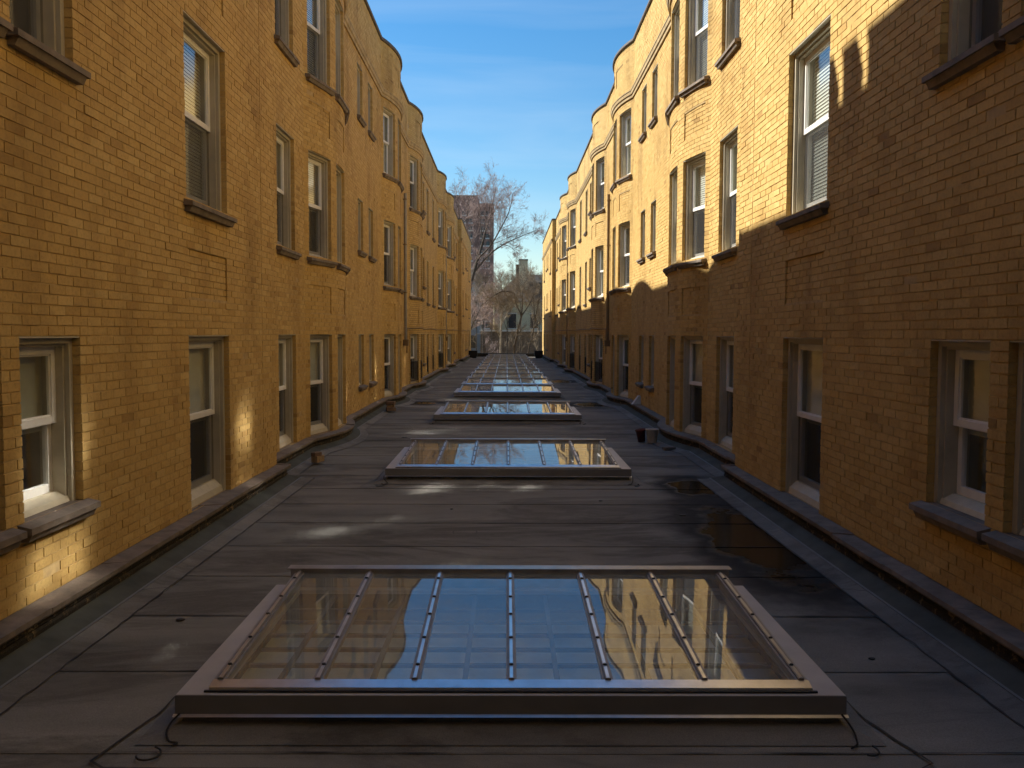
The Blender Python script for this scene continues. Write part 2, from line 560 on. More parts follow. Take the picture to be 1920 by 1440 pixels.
# openings: (y0, y1, kind); kinds tall / small on three floors
OPEN = {'near': [(4.45, 5.22, 'small'), (5.42, 6.19, 'small'), (8.30, 9.50, 'tall')],
        'rec0': [(12.65, 13.70, 'tall')],
        'rec1': [(19.5, 20.2, 'small'), (21.0, 21.7, 'small')],
        'rec3': [(34.4, 35.1, 'small'), (36.1, 37.0, 'tall'), (38.9, 39.8, 'tall')],
        'rec5': [(52.9, 53.6, 'small'), (54.9, 55.6, 'small'), (57.0, 58.0, 'tall')],
        'end': [(60.4, 61.4, 'tall'), (64.6, 65.3, 'small'), (66.4, 67.1, 'small'), (70.0, 71.0, 'tall')]}
for i, b in enumerate(BOWS):
    OPEN['bow%d' % i] = [(b - 1.52, b - 0.66, 'tall'), (b - 0.33, b + 0.53, 'tall'), (b + 0.80, b + 1.50, 'tall')]

class Path:
    def __init__(self, pts, side):
        self.side = side
        self.p = np.array([(side * w, y) for y, w in pts], float)      # x, y
        d = np.diff(self.p, axis=0)
        self.L = np.concatenate([[0], np.cumsum(np.hypot(d[:, 0], d[:, 1]))])
        t = d / np.hypot(d[:, 0], d[:, 1])[:, None]
        # out = toward the court
        no = np.stack([t[:, 1], -t[:, 0]], 1) * (1 if side < 0 else -1)
        vn = np.zeros_like(self.p)
        vn[0], vn[-1] = no[0], no[-1]
        for i in range(1, len(self.p) - 1):
            b = no[i - 1] + no[i]
            q = b / max(1e-6, np.hypot(*b))
            vn[i] = q / max(0.35, float(np.dot(q, no[i])))
        self.n = vn
    def at(self, s, depth=0.0):
        """points at arclength s (array), depth inward"""
        s = np.asarray(s, float)
        x = np.interp(s, self.L, self.p[:, 0]); y = np.interp(s, self.L, self.p[:, 1])
        nx = np.interp(s, self.L, self.n[:, 0]); ny = np.interp(s, self.L, self.n[:, 1])
        return x - nx * depth, y - ny * depth
    def s_of_y(self, y):
        return float(np.interp(y, self.p[:, 1], self.L))

def project(p):
    q = camo.matrix_world.inverted() @ Vector(p)
    if q.z > -0.1:
        return None
    return (960 + 1660 * q.x / -q.z, 720 - 1660 * q.y / -q.z)

CAM_INV = np.array(camo.matrix_world.inverted())

# ------------------------------------------------------------------ window kit (local: x along wall, y inward, z up from opening foot)
WCACHE = {}
def wmesh(key, fn, m):
    k = (key, m.name)
    if k not in WCACHE:
        mb = MB()
        fn(mb)
        WCACHE[k] = mb.mesh(key[0], m)
    return WCACHE[k]

def frame_boxes(mb, x0, x1, z0, z1, w, y0, y1, bottom=True, wb=None, wt=None):
    wt = wt or w; wb = wb or w
    mb.box(x0, x0 + w, y0, y1, z0, z1); mb.box(x1 - w, x1, y0, y1, z0, z1)
    mb.box(x0 + w, x1 - w, y0 + .001, y1 - .001, z1 - wt, z1)
    if bottom:
        mb.box(x0 + w, x1 - w, y0 + .001, y1 - .001, z0, z0 + wb)

def add_window(parent, mw, w, h, kind, floor, idx, guard=False, far=False):
    w, h = round(w, 3), round(h, 3)
    hw = w / 2
    narrow = w < 0.75
    def casing(mb):
        frame_boxes(mb, -hw, hw, 0.0, h, 0.05, 0.056, 0.088, bottom=False)
        frame_boxes(mb, -hw, hw, 0.0, h, 0.072, 0.089, 0.26, bottom=False, wt=0.07)
        mb.box(-hw - .0, hw, 0.004, 0.055, h - 0.012, h - 0.001)
    win = link('window', wmesh(('window', w, h), casing, M['casing']), parent, mw)
    x0, x1 = -hw + 0.073, hw - 0.073
    zt = h - 0.071
    zb = 0.13 if kind == 'tall' and floor == 0 else 0.075
    zm = zb + (zt - zb) * (0.50 + 0.02 * ((idx * 7) % 3 - 1))
    st = 0.036 if narrow else 0.052
    zm = round(zm, 3)
    def upper(mb):
        frame_boxes(mb, x0, x1, zm - 0.005, zt, st, 0.140, 0.177, wb=0.05)
        frame_boxes(mb, x0 + st, x1 - st, zm + 0.045, zt - st, 0.012, 0.152, 0.169)
    def lower(mb):
        frame_boxes(mb, x0, x1, zb, zm + 0.035, st, 0.179, 0.217, wb=0.06)
    link('upper_sash', wmesh(('upper_sash', w, h, zm), upper, M['white']), win)
    link('lower_sash', wmesh(('lower_sash', w, h, zm, zb), lower, M['white']), win)
    sag = (0.0022, 0.0036, 0.0048)[(idx * 5 + floor * 3) % 3]
    def bowed(px0, px1, pz0, pz1, yy):
        def fn(mb):
            n = 8
            for a in range(n + 1):
                for b in range(n + 1):
                    f, g = 2 * a / n - 1, 2 * b / n - 1
                    mb.v.append((px0 + (px1 - px0) * a / n, yy + sag * (1 - .5 * f * f - .5 * g * g), pz0 + (pz1 - pz0) * b / n))
            for a in range(n):
                for b in range(n):
                    q = a * (n + 1) + b
                    mb.f.append((q, q + n + 1, q + n + 2, q + 1))
        return fn
    for key, fn in ((('pane', w, h, zm, sag), bowed(x0 + st * .6, x1 - st * .6, zm + 0.02, zt - st * .6, 0.158)),
                    (('pane', w, h, zm, zb, sag, 'low'), bowed(x0 + st * .6, x1 - st * .6, zb + 0.03, zm + 0.02, 0.196))):
        me = wmesh(key, fn, M['pane'])
        me.shade_smooth()
        link('pane', me, win)
    def wsill(mb):
        mb.prism([(0.07, 0.002), (0.27, 0.002), (0.27, zb - .001), (0.15, zb - .001), (0.085, zb * 0.5)], -hw + 0.051, hw - 0.051)
    link('wood_sill', wmesh(('wood_sill', w, h, zb), wsill, M['cream']), win)
    if (idx + floor) % 7 != 3:
        def scr(mb):
            mb.quad((x0 + .012, 0.155, zb + .012), (x1 - .012, 0.155, zb + .012), (x1 - .012, 0.155, zm - .006), (x0 + .012, 0.155, zm - .006))
        link('insect_screen', wmesh(('insect_screen', w, h, zm, zb), scr, M['screen']), win)
    if not (kind == 'tall' and floor == 0):
        def ssill(mb):
            mb.prism([(-0.085, -0.062), (0.11, -0.062), (0.11, 0.0), (0.0, -0.002), (-0.085, -0.022)], -hw - 0.075, hw + 0.075)
            mb.prism([(-0.048, -0.112), (0.05, -0.112), (0.05, -0.0625), (-0.072, -0.0625), (-0.06, -0.085)], -hw - 0.045, hw + 0.045)
        link('stone_sill', wmesh(('stone_sill', w), ssill, M['stone']), win)
    # blind or curtain behind the glass
    r = (idx * 37 + floor * 11) % 10
    zc = zb if r == 0 else zm - .04 if r < 5 else zm + (zt - zm) * .35
    def bl(mb):
        z = zt
        while z > zc:
            mb.quad((x0, .232, z - .036), (x1, .232, z - .036), (x1, .244, z), (x0, .244, z))
            z -= .036
    def shade(mb):
        mb.box(x0, x1, .236, .238, zc, zt)
        mb.box(x0, x1, .232, .242, zc - .02, zc - .0005)
    def cu(lim):
        def fn(mb):
            n = 18
            for i in range(n):
                a, b2 = x0 + (lim - x0) * i / n, x0 + (lim - x0) * (i + 1) / n
                ya, yb = .256 + .016 * math.sin(i * 2.1), .256 + .016 * math.sin((i + 1) * 2.1)
                mb.quad((a, ya, zb), (b2, yb, zb), (b2, yb, zt), (a, ya, zt))
        return fn
    if r in (0, 2, 4):
        link('blind', wmesh(('blind', w, h, zc), bl, M['blind']), win)
    elif r in (1, 3, 6, 8):
        link('roller_shade', wmesh(('roller_shade', w, h, zc), shade, M['blind_green'] if r != 3 else M['blind']), win)
    elif r in (5, 7):
        link('curtain', wmesh(('curtain', w, h, r), cu(x1 if r == 5 else x0 + (x1 - x0) * .5), M['sheer']), win)
    if (idx + floor) % 4 == 1:
        link('curtain', wmesh(('curtain', w, h, 'dark'), cu(x0 + (x1 - x0) * .35), M['curtain']), win)
    if guard:
        def gd(mb):
            mb.box(-hw + .01, hw - .01, .02, .045, .08, .105); mb.box(-hw + .01, hw - .01, .02, .045, .72, .745)
            k = int(w / 0.10)
            for i in range(k + 1):
                x = -hw + .02 + (w - .04) * i / k
                mb.box(x - .008, x + .008, .024, .040, .106, .719)
        link('window_guard', wmesh(('window_guard', w), gd, M['steel']), win)
    return win

# ------------------------------------------------------------------ facade builder
def facade(side):
    root = empty('apartment_building', (side * 8.5, 33, 0))
    tag(root, 'three storey buff brick apartment building in shade on the left side' if side < 0 else
        'three storey buff brick apartment building with sunlit upper floors on the right side', 'building',
        'apartment buildings facing each other')
    off = Matrix.Translation((-side * 8.5, -33, 0))
    def part(name, me, par=root):
        return link(name, me, par, off if par is root else None)
    bv, mv, mq = [], [], []              # bricks 8-corner boxes, mortar/wall quads
    fv, fq, fuv = [], [], []             # far wall quads
    cand = []
    wall_parts = []
    cells_total = 0
    widx = 0
    for run in RUNS:
        P = Path(run['p'], side)
        L = P.L[-1]
        top = run['top']
        ops, pans = [], []
        for (y0, y1, kind) in OPEN.get(run['name'], []):
            s0, s1 = P.s_of_y(y0), P.s_of_y(y1)
            for fl in range(3):
                zb = TALL[fl] if kind == 'tall' else SMALL[fl]
                ops.append((s0, s1, zb, HEADS[fl], kind, fl, y0))
            if kind == 'tall' and (run['name'].startswith('bow') or run['name'] == 'near'):
                for (a, b) in PANELS:
                    pans.append((s0 + .03, s1 - .03, a, b))
        if 'bow' in run:
            c = P.s_of_y(run['bow'])
            pans.append((c - .95, c - .15, 8.62, 9.08)); pans.append((c + .10, c + .90, 8.62, 9.08))
        slots = []
        if run['name'] == 'near':
            if side < 0:
                slots = [(P.s_of_y(c0), P.s_of_y(c1), 10.06, 10.5) for c0, c1 in SLOTS]
            sj = P.s_of_y(10.80)
            slots_j = [(sj - .010, sj + .010, 0.75, top)]
        else:
            slots_j = []
        blocked = [(o[0], o[1], o[2], o[3]) for o in ops] + [tuple(s) for s in slots]
        # ---- backing wall cells
        sb = sorted(set([0.0, L] + list(P.L) + [o[0] for o in blocked] + [o[1] for o in blocked] + [p[0] for p in pans] + [p[1] for p in pans]))
        zbk = sorted(set([0.0, top] + [o[2] for o in blocked if o[2] < top] + [min(o[3], top) for o in blocked] + [p[2] for p in pans] + [p[3] for p in pans]))
        geo = run['geo']
        base_d = 0.0055 if geo else 0.0
        for i in range(len(sb) - 1):
            a, b = sb[i], sb[i + 1]
            if b - a < 1e-5: continue
            sc = (a + b) / 2
            for j in range(len(zbk) - 1):
                z0, z1 = zbk[j], zbk[j + 1]
                zc = (z0 + z1) / 2
                if any(o[0] < sc < o[1] and o[2] < zc < o[3] for o in blocked): continue
                inp = any(p[0] < sc < p[1] and p[2] < zc < p[3] for p in pans)
                d = base_d + (0.02 if inp else 0)
                (xa, xb), (ya, yb) = P.at([a, b], d)
                V = [(xa, ya, z0), (xb, yb, z0), (xb, yb, z1), (xa, ya, z1)]
                if geo:
                    k = len(mv); mv += V; mq.append((k, k + 1, k + 2, k + 3))
                else:
                    k = len(fv); fv += V; fq.append((k, k + 1, k + 2, k + 3))
                    fuv += [(a + run['p'][0][0], z0), (b + run['p'][0][0], z0), (b + run['p'][0][0], z1), (a + run['p'][0][0], z1)]
        # far panels: the four lips
        if not geo:
            for p in pans:
                for (a, b, z0, z1) in ((p[0], p[1], p[3], p[3]), (p[0], p[1], p[2], p[2]), (p[0], p[0], p[2], p[3]), (p[1], p[1], p[2], p[3])):
                    (x1_, x2_), (y1_, y2_) = P.at([a, b], 0.0)
                    (x3_, x4_), (y3_, y4_) = P.at([a, b], 0.02)
                    k = len(fv)
                    if z0 == z1:
                        fv += [(x1_, y1_, z0), (x2_, y2_, z0), (x4_, y4_, z0), (x3_, y3_, z0)]
                    else:
                        fv += [(x1_, y1_, z0), (x3_, y3_, z0), (x3_, y3_, z1), (x1_, y1_, z1)]
                    fq.append((k, k + 1, k + 2, k + 3)); fuv += [(a, z0), (b, z0), (b, z1), (a, z1)]
        # reveals
        for o in blocked:
            e = 0.004 if geo else 0.0
            s0, s1, z0, z1 = o[0] - e, o[1] + e, o[2] - e, min(o[3], top) + e
            D0, D1 = (0.012, 0.28)
            if not geo: D0 = 0.0
            if o[3] > top: D1 = 0.25
            (xa, xb), (ya, yb) = P.at([s0, s1], D0)
            (xc, xd), (yc, yd) = P.at([s0, s1], D1)
            Q = [[(xa, ya, z0), (xc, yc, z0), (xc, yc, z1), (xa, ya, z1)], [(xb, yb, z0), (xd, yd, z0), (xd, yd, z1), (xb, yb, z1)],
                 [(xa, ya, z1), (xc, yc, z1), (xd, yd, z1), (xb, yb, z1)], [(xa, ya, z0), (xc, yc, z0), (xd, yd, z0), (xb, yb, z0)]]
            if o[3] > top: Q = Q[:2] + Q[3:]
            for V in Q:
                if geo:
                    k = len(mv); mv += V; mq.append((k, k + 1, k + 2, k + 3))
                else:
                    k = len(fv); fv += V; fq.append((k, k + 1, k + 2, k + 3))
                    fuv += [(0, V[0][2]), (0.28, V[1][2]), (0.28, V[2][2]), (0, V[3][2])]
        # ---- bricks
        if geo:
            kmin = int(math.floor((LEDGE - 1.92) / COURSE))
            kmax = int(math.ceil((top - 1.92) / COURSE))
            for k in range(kmin, kmax):
                z0 = max(1.92 + k * COURSE, LEDGE); z1 = min(1.92 + (k + 1) * COURSE, top)
                if z1 - z0 < 0.02: continue
                zc = (z0 + z1) / 2
                cuts = [(o[0], o[1]) for o in blocked if o[2] < zc < o[3]] + [(o[0], o[1]) for o in slots_j if o[2] < zc < o[3]]
                pb = [p for p in pans if p[2] < zc < p[3]]
                marks = sorted(set([0.0, L] + [c for q in cuts for c in q] + [c for p in pb for c in p[:2]]))
                for i in range(len(marks) - 1):
                    a, b = marks[i], marks[i + 1]
                    if b - a < 0.004: continue
                    m = (a + b) / 2
                    if any(q[0] < m < q[1] for q in cuts): continue
                    rec = 0.018 if any(p[0] < m < p[1] for p in pb) else 0.0
                    ph = (k % 2) * BL / 2 + (0.03 * math.sin(k * 12.9))
                    e = [a]
                    t = math.floor((a - ph) / BL) * BL + ph + BL
                    while t < b:
                        if t - e[-1] > 0.05: e.append(t)
                        t += BL
                    if b - e[-1] < 0.045 and len(e) > 1: e.pop()
                    e.append(b)
                    for q in range(len(e) - 1):
                        u0 = e[q] + (0.0047 if q else 0.0); u1 = e[q + 1] - (0.0047 if q < len(e) - 2 else 0.0)
                        dj = rng.normal(0, 0.0012) + rec
                        if rng.random() < 0.03: dj += rng.normal(0, 0.003)
                        zj0 = z0 + 0.0047 + rng.normal(0, .0007); zj1 = z1 - 0.0047 + rng.normal(0, .0007)
                        tl = rng.normal(0, .0008)
                        bv.append((u0, u1, dj, dj + tl, zj0, zj1))
                        cand.append((run['name'], abs(u1 - u0 - (BL - .0094)) < 1e-3 and rec == 0))
            # to 3d
            arr = np.array(bv); bv.clear()
            flags = cand[:]; cand.clear()
            DEP = 0.10
            def corner(s, d): return P.at(s, d)
            x00, y00 = corner(arr[:, 0], arr[:, 2]); x10, y10 = corner(arr[:, 1], arr[:, 3])
            x01, y01 = corner(arr[:, 0], arr[:, 2] * 0 + DEP); x11, y11 = corner(arr[:, 1], arr[:, 2] * 0 + DEP)
            B = np.zeros((len(arr), 8, 3))
            for q, (xx, yy, zz) in enumerate(((x00, y00, arr[:, 4]), (x10, y10, arr[:, 4]), (x11, y11, arr[:, 4]), (x01, y01, arr[:, 4]),
                                              (x00, y00, arr[:, 5]), (x10, y10, arr[:, 5]), (x11, y11, arr[:, 5]), (x01, y01, arr[:, 5]))):
                B[:, q, 0], B[:, q, 1], B[:, q, 2] = xx, yy, zz
            run['B'] = B; run['flag'] = flags; run['arr'] = arr
        # ---- windows
        for (s0, s1, zb, zh, kind, fl, y0) in ops:
            (xa, xb), (ya, yb) = P.at([s0, s1], 0.0)
            cx, cyy = (xa + xb) / 2, (ya + yb) / 2
            wdt = math.hypot(xb - xa, yb - ya)
            ang = math.atan2(yb - ya, xb - xa)
            if side > 0: ang += math.pi
            mw = off @ Matrix.Translation((cx, cyy, zb)) @ Matrix.Rotation(ang, 4, 'Z')
            grd = fl == 0 and kind == 'tall' and 29 < y0 < 44.5
            add_window(root, mw, wdt - 0.002, zh - zb, kind, fl, widx, guard=grd)
            widx += 1
    # ---- assemble walls
    wall = part('wall', np_mesh('wall', mv, mq, M['mortar']))
    part('wall', np_mesh('wall', fv, fq, M['far_brick'], fuv))
    allB = np.concatenate([r_['B'] for r_ in RUNS if r_['geo']])
    flags = sum([r_['flag'] for r_ in RUNS if r_['geo']], [])
    allA = np.concatenate([r_['arr'] for r_ in RUNS if r_['geo']])
    # the 300 bricks that show largest
    cen = allB[:, [0, 1, 4, 5]]
    h = np.concatenate([cen, np.ones((*cen.shape[:2], 1))], 2) @ CAM_INV.T
    zz = -h[..., 2]
    u = 960 + 1660 * h[..., 0] / np.maximum(zz, .1); v = 720 - 1660 * h[..., 1] / np.maximum(zz, .1)
    ok = (zz > .5).all(1) & (u > 4).all(1) & (u < 1916).all(1) & (v > 4).all(1) & (v < 1436).all(1)
    ok &= np.array([f[1] and f[0] == 'near' for f in flags])
    area = (u.max(1) - u.min(1)) * (v.max(1) - v.min(1)) * ok
    pick = np.argsort(-area)[:300]
    bl_ = BL - 0.0094; bh_ = COURSE - 0.0094
    bm = MB().box(-bl_ / 2, bl_ / 2, 0.0, 0.10, 0, bh_).mesh('brick', M['brick_obj'])
    rot = Matrix.Rotation(R(90) if side < 0 else R(-90), 4, 'Z')
    for i in pick:
        b = allB[i]
        c = (b[0] + b[1]) / 2
        link('brick', bm, wall, Matrix.Translation((c[0], c[1], b[0][2])) @ rot)
    keep = np.ones(len(allB), bool); keep[pick] = False
    KB = allB[keep]
    base = (np.arange(len(KB)) * 8)[:, None, None]
    fc = np.array([[0, 1, 5, 4], [3, 0, 4, 7], [1, 2, 6, 5], [4, 5, 6, 7], [0, 3, 2, 1]])
    if side > 0:
        fc = fc[:, ::-1]
    q = (base + fc[None]).reshape(-1, 4)
    bs = part('brickwork', np_mesh('brickwork', KB.reshape(-1, 3), q, M['brick']))
    bs['kind'] = 'stuff'
    # ---- jogs, parapet backs, roof, rear, rooms
    x = lambda w: side * w
    mb = MB()
    mb.quad((x(W_NEAR), 11.4, 0), (x(W_REC + .05), 11.4, 0), (x(W_REC + .05), 11.4, PAR_NEAR), (x(W_NEAR), 11.4, PAR_NEAR))
    mb.quad((x(W_END), 59.0, 0), (x(W_REC + .05), 59.0, 0), (x(W_REC + .05), 59.0, PAR), (x(W_END), 59.0, PAR))
    me = mb.mesh('return_wall', M['far_brick'])
    ul = me.uv_layers.new(name='UVMap')
    for poly in me.polygons:
        for li in poly.loop_indices:
            co = me.vertices[me.loops[li].vertex_index].co
            ul.data[li].uv = (co.x, co.z)
    part('return_wall', me)
    mb = MB()
    mb.quad((x(3.0), 74.6, -4), (x(14), 74.6, -4), (x(14), 74.6, PAR), (x(3.0), 74.6, PAR))
    mb.quad((x(14), -8, -4), (x(14), 74.6, -4), (x(14), 74.6, PAR), (x(14), -8, PAR))
    mb.quad((x(2.97), -8, -4), (x(14), -8, -4), (x(14), -8, PAR_NEAR), (x(2.97), -8, PAR_NEAR))
    me = mb.mesh('rear_wall', M['far_brick'])
    ul = me.uv_layers.new(name='UVMap')
    for poly in me.polygons:
        for li in poly.loop_indices:
            co = me.vertices[me.loops[li].vertex_index].co
            ul.data[li].uv = (co.x + co.y, co.z)
    part('rear_wall', me)
    if side < 0:                              # guessed wing, never in view, added behind the viewer to darken the near court
        part('added_rear_wing', MB().box(-2.969, 2.969, -3.4, -0.9, -.5, PAR_NEAR).mesh('added_rear_wing', M['wing']))
    # parapet back face with the same slots
    mb = MB()
    ys = [-8, 11.4]
    sl = SLOTS if side < 0 else []
    edges = [-8] + [c for s_ in sl for c in s_] + [11.4]
    for i in range(0, len(edges) - 1):
        zt = PAR_NEAR if i % 2 == 0 else 10.06
        mb.quad((x(W_NEAR + .25), edges[i], 9.0), (x(W_NEAR + .25), edges[i + 1], 9.0), (x(W_NEAR + .25), edges[i + 1], zt), (x(W_NEAR + .25), edges[i], zt))
    for r_ in RUNS[2:]:
        P = Path(r_['p'], side)
        for i in range(len(P.L) - 1):
            (xa, xb), (ya, yb) = P.at([P.L[i], P.L[i + 1]], .25)
            mb.quad((xa, ya, 8.9), (xb, yb, 8.9), (xb, yb, PAR), (xa, ya, PAR))
    part('parapet_back', mb.mesh('parapet_back', M['mortar']))
    mb = MB()
    mb.quad((x(3.45), -8, 9.0), (x(14), -8, 9.0), (x(14), 74.6, 9.0), (x(3.45), 74.6, 9.0))
    part('flat_roof', mb.mesh('flat_roof', M['cant']))
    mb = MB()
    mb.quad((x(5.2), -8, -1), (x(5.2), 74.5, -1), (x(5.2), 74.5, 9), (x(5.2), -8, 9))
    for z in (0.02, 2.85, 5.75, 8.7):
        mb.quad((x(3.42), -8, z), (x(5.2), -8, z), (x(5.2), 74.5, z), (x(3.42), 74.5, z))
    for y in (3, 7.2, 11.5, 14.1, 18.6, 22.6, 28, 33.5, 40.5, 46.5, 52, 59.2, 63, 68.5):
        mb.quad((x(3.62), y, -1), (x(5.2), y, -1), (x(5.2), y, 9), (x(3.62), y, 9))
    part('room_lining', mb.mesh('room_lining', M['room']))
    # ---- cornice, coping
    def run_extrude(name, pts, prof, m, smooth=False, par=root):
        P = Path(pts, side)
        mbb = MB()
        n, k = len(P.p), len(prof)
        for i in range(n):
            for (o_, z_) in prof:
                mbb.v.append((P.p[i, 0] + P.n[i, 0] * o_, P.p[i, 1] + P.n[i, 1] * o_, z_))
        for i in range(n - 1):
            for a in range(k):
                b = (a + 1) % k
                mbb.f.append((i * k + a, i * k + b, (i + 1) * k + b, (i + 1) * k + a))
        mbb.f.append(tuple(range(k))); mbb.f.append(tuple((n - 1) * k + a for a in range(k)))
        return part(name, mbb.mesh(name, m, smooth), par)
    main = [(11.4, W_REC)]
    for b in BOWS: main += bow_pts(b)
    main += [(59.0, W_REC)]
    endp = [(59.0, W_END), (74.6, W_END)]
    cornice = [(-.05, 8.03), (.035, 8.03), (.04, 8.09), (.065, 8.11), (.075, 8.17), (.09, 8.19), (.09, 8.21), (-.05, 8.235)]
    for pts in (main, endp, [(-8, W_NEAR), (11.4, W_NEAR)]):
        run_extrude('cornice', pts, cornice, M['cornice'])
    cop = [(-.30, PAR), (.035, PAR), (.05, PAR + .02), (.045, PAR + .075), (-.1, PAR + .10), (-.30, PAR + .08)]
    for pts in (main, endp): run_extrude('coping', pts, cop, M['coping'])
    cop2 = [(o_, z_ - PAR + PAR_NEAR) for o_, z_ in cop]
    for i in range(0, len(edges) - 1, 2):
        run_extrude('coping', [(edges[i], W_NEAR), (edges[i + 1], W_NEAR)], cop2, M['coping'])
    # ---- ledge stones, flaking brick band, metal flashing, cant strip
    full = [(-8, W_NEAR), (11.4, W_NEAR), (11.4001, W_REC)] + main[1:-1] + [(58.9999, W_REC), (59.0, W_END), (74.6, W_END)]
    FP = Path(full, side)
    def strip(name, prof, m, s0=0.0, s1=None, par=root, smooth=False):
        s1 = FP.L[-1] if s1 is None else s1
        ss = [s0] + [s for s in FP.L if s0 + .02 < s < s1 - .02] + [s1]
        mbb = MB(); k = len(prof)
        for s in ss:
            for (o_, z_) in prof:
                xx, yy = FP.at(s, -o_)
                mbb.v.append((float(xx), float(yy), z_))
        for i in range(len(ss) - 1):
            for a in range(k - 1):
                mbb.f.append((i * k + a, i * k + a + 1, (i + 1) * k + a + 1, (i + 1) * k + a))
        mbb.f.append(tuple(range(k))); mbb.f.append(tuple((len(ss) - 1) * k + a for a in range(k)))
        return part(name, mbb.mesh(name, m, smooth), par)
    s = FP.s_of_y(2.0); yend = FP.L[-1]
    strip('ledge_stone', [(-.05, .19), (.14, .185), (.15, .20), (.15, .232), (-.05, LEDGE)], M['stone'], 0.0, s - .006)
    while s < yend - .3:
        ln = 1.12 + rng.normal(0, .08)
        brk = [b_ for b_ in FP.L if s + .3 < b_ < s + ln]
        jog = [b_ for b_ in (FP.s_of_y(11.4), FP.s_of_y(59.0) - .24) if s + .05 < b_ < s + ln]
        e_ = min(s + ln, yend)
        if jog: e_ = jog[0]
        dz = rng.normal(0, .004)
        strip('ledge_stone', [(-.05, .19 + dz), (.14, .185 + dz), (.15, .20 + dz), (.15 + rng.normal(0, .003), .232 + dz), (-.05, LEDGE + dz)], M['stone'], s, e_ - .007)
        s = e_
    strip('brick_plinth', [(-.02, .19), (.105, .189), (.112, .15), (.104, .135), (.112, .12), (.115, .07), (-.02, .02)], M['flaking'])
    strip('metal_flashing', [(.10, .098), (.13, .092), (.262, .042), (.262, .030), (.10, .03)], M['flash'])
    strip('flashing_edge', [(.255, .0465), (.268, .0415), (.268, .027), (.255, .027)], M['flash_edge'])
    strip('cant_strip', [(.20, .045), (.265, .036), (.33, .018), (.405, .007), (.41, -.01), (.20, -.01)], M['cant'], smooth=False)
    # ragged bitumen line along the cant's foot
    mbb = MB()
    s = FP.s_of_y(1.5)
    prev = None
    while s < FP.L[-1] - .05:
        o_ = .402 + rng.normal(0, .003); wd = max(.004, rng.normal(.010, .004))
        xa, ya = FP.at(s, -o_); xb, yb = FP.at(s, -(o_ + wd))
        cur = [(float(xa), float(ya), .0125), (float(xb), float(yb), .0105)]
        if prev: mbb.quad(prev[0], prev[1], cur[1], cur[0])
        prev = cur
        s += .09 if s < 40 else .4
    part('bitumen_seam', mbb.mesh('bitumen_seam', M['tar']))
    # cross laps of the cant
    for s in np.arange(FP.s_of_y(3.2), FP.s_of_y(30), 3.1):
        mbb = MB()
        pts = []
        for t in np.linspace(0, 1, 7):
            o_ = .27 + .14 * t; z_ = .0365 - .028 * t + .003
            xa, ya = FP.at(s + .05 * t + rng.normal(0, .012), -o_)
            pts.append((float(xa), float(ya), z_))
        for a, b in zip(pts[:-1], pts[1:]):
            mbb.quad(a, b, (b[0], b[1] + .010, b[2]), (a[0], a[1] + .010, a[2]))
        part('bitumen_lap', mbb.mesh('bitumen_lap', M['tar']))
    # expansion joint filler
    yj = 10.80
    part('expansion_joint', MB().box(min(x(2.978), x(2.990)), max(x(2.978), x(2.990)), yj - .011, yj + .011, .75, PAR_NEAR).mesh('expansion_joint', M['joint']))
    # downspouts in the slots between the paired bows
    for yy, zt in ((27.95, 6.3), (46.5, 6.3)):
        mb = MB()
        xw = W_REC - .07
        mb.tube([(x(xw), yy, zt), (x(xw), yy, 1.72)], .045, 8)
        part('downspout', mb.mesh('downspout', M['zinc'] if side < 0 else M['pipe']))
        mb = MB()
        mb.box(min(x(xw - .09), x(W_REC)), max(x(xw - .09), x(W_REC)), yy - .12, yy + .12, 1.55, 1.715)
        mb.box(min(x(xw - .11), x(W_REC)), max(x(xw - .11), x(W_REC)), yy - .14, yy + .14, 1.716, 1.74)
        part('conductor_box', mb.mesh('conductor_box', M['pipe']))
        mb = MB()
        for z in (3.2, 4.7, 6.1):
            mb.box(min(x(xw - .05), x(W_REC)), max(x(xw - .05), x(W_REC)), yy - .06, yy + .06, z, z + .03)
        part('pipe_strap', mb.mesh('pipe_strap', M['pipe']))
    # conduit at the height of the first floor heads
    P2 = Path(main + [(59.0001, W_END), (74.6, W_END)], side)
    pts = []
    s = P2.s_of_y(28.7)
    xx, yy = P2.at(s, -.03)
    pts.append((float(xx), float(yy), 1.3))
    while s < P2.s_of_y(71.0):
        xx, yy = P2.at(s, -.03)
        pts.append((float(xx), float(yy), 2.12 + .015 * math.sin(s)))
        s += .6
    pts.append((pts[-1][0], pts[-1][1], .9))
    part('conduit', MB().tube(pts, .018, 5).mesh('conduit', M['pipe']))
    return root

left_bld = facade(-1)
right_bld = facade(1)

# ------------------------------------------------------------------ ground and the flat roof between the buildings
g = MB()
g.quad((-3000, -600, -4.0), (3000, -600, -4.0), (3000, 4000, -4.0), (-3000, 4000, -4.0))
ground = g.build('ground', plain("winter_ground", (0.085, 0.070, 0.045), 0.95, var=0.35, scale=0.4))
tag(ground, kind='structure')

SKY_Y = [4.22, 11.45, 19.1, 26.3, 30.4, 34.25, 38.4, 42.45, 46.6, 50.7, 55.2, 59.8, 63.9, 67.9]
SK_W, SK_D, SK_X = 3.20, 2.04, 0.03
WELL = (SK_X - SK_W / 2 + .05, SK_X + SK_W / 2 - .05)

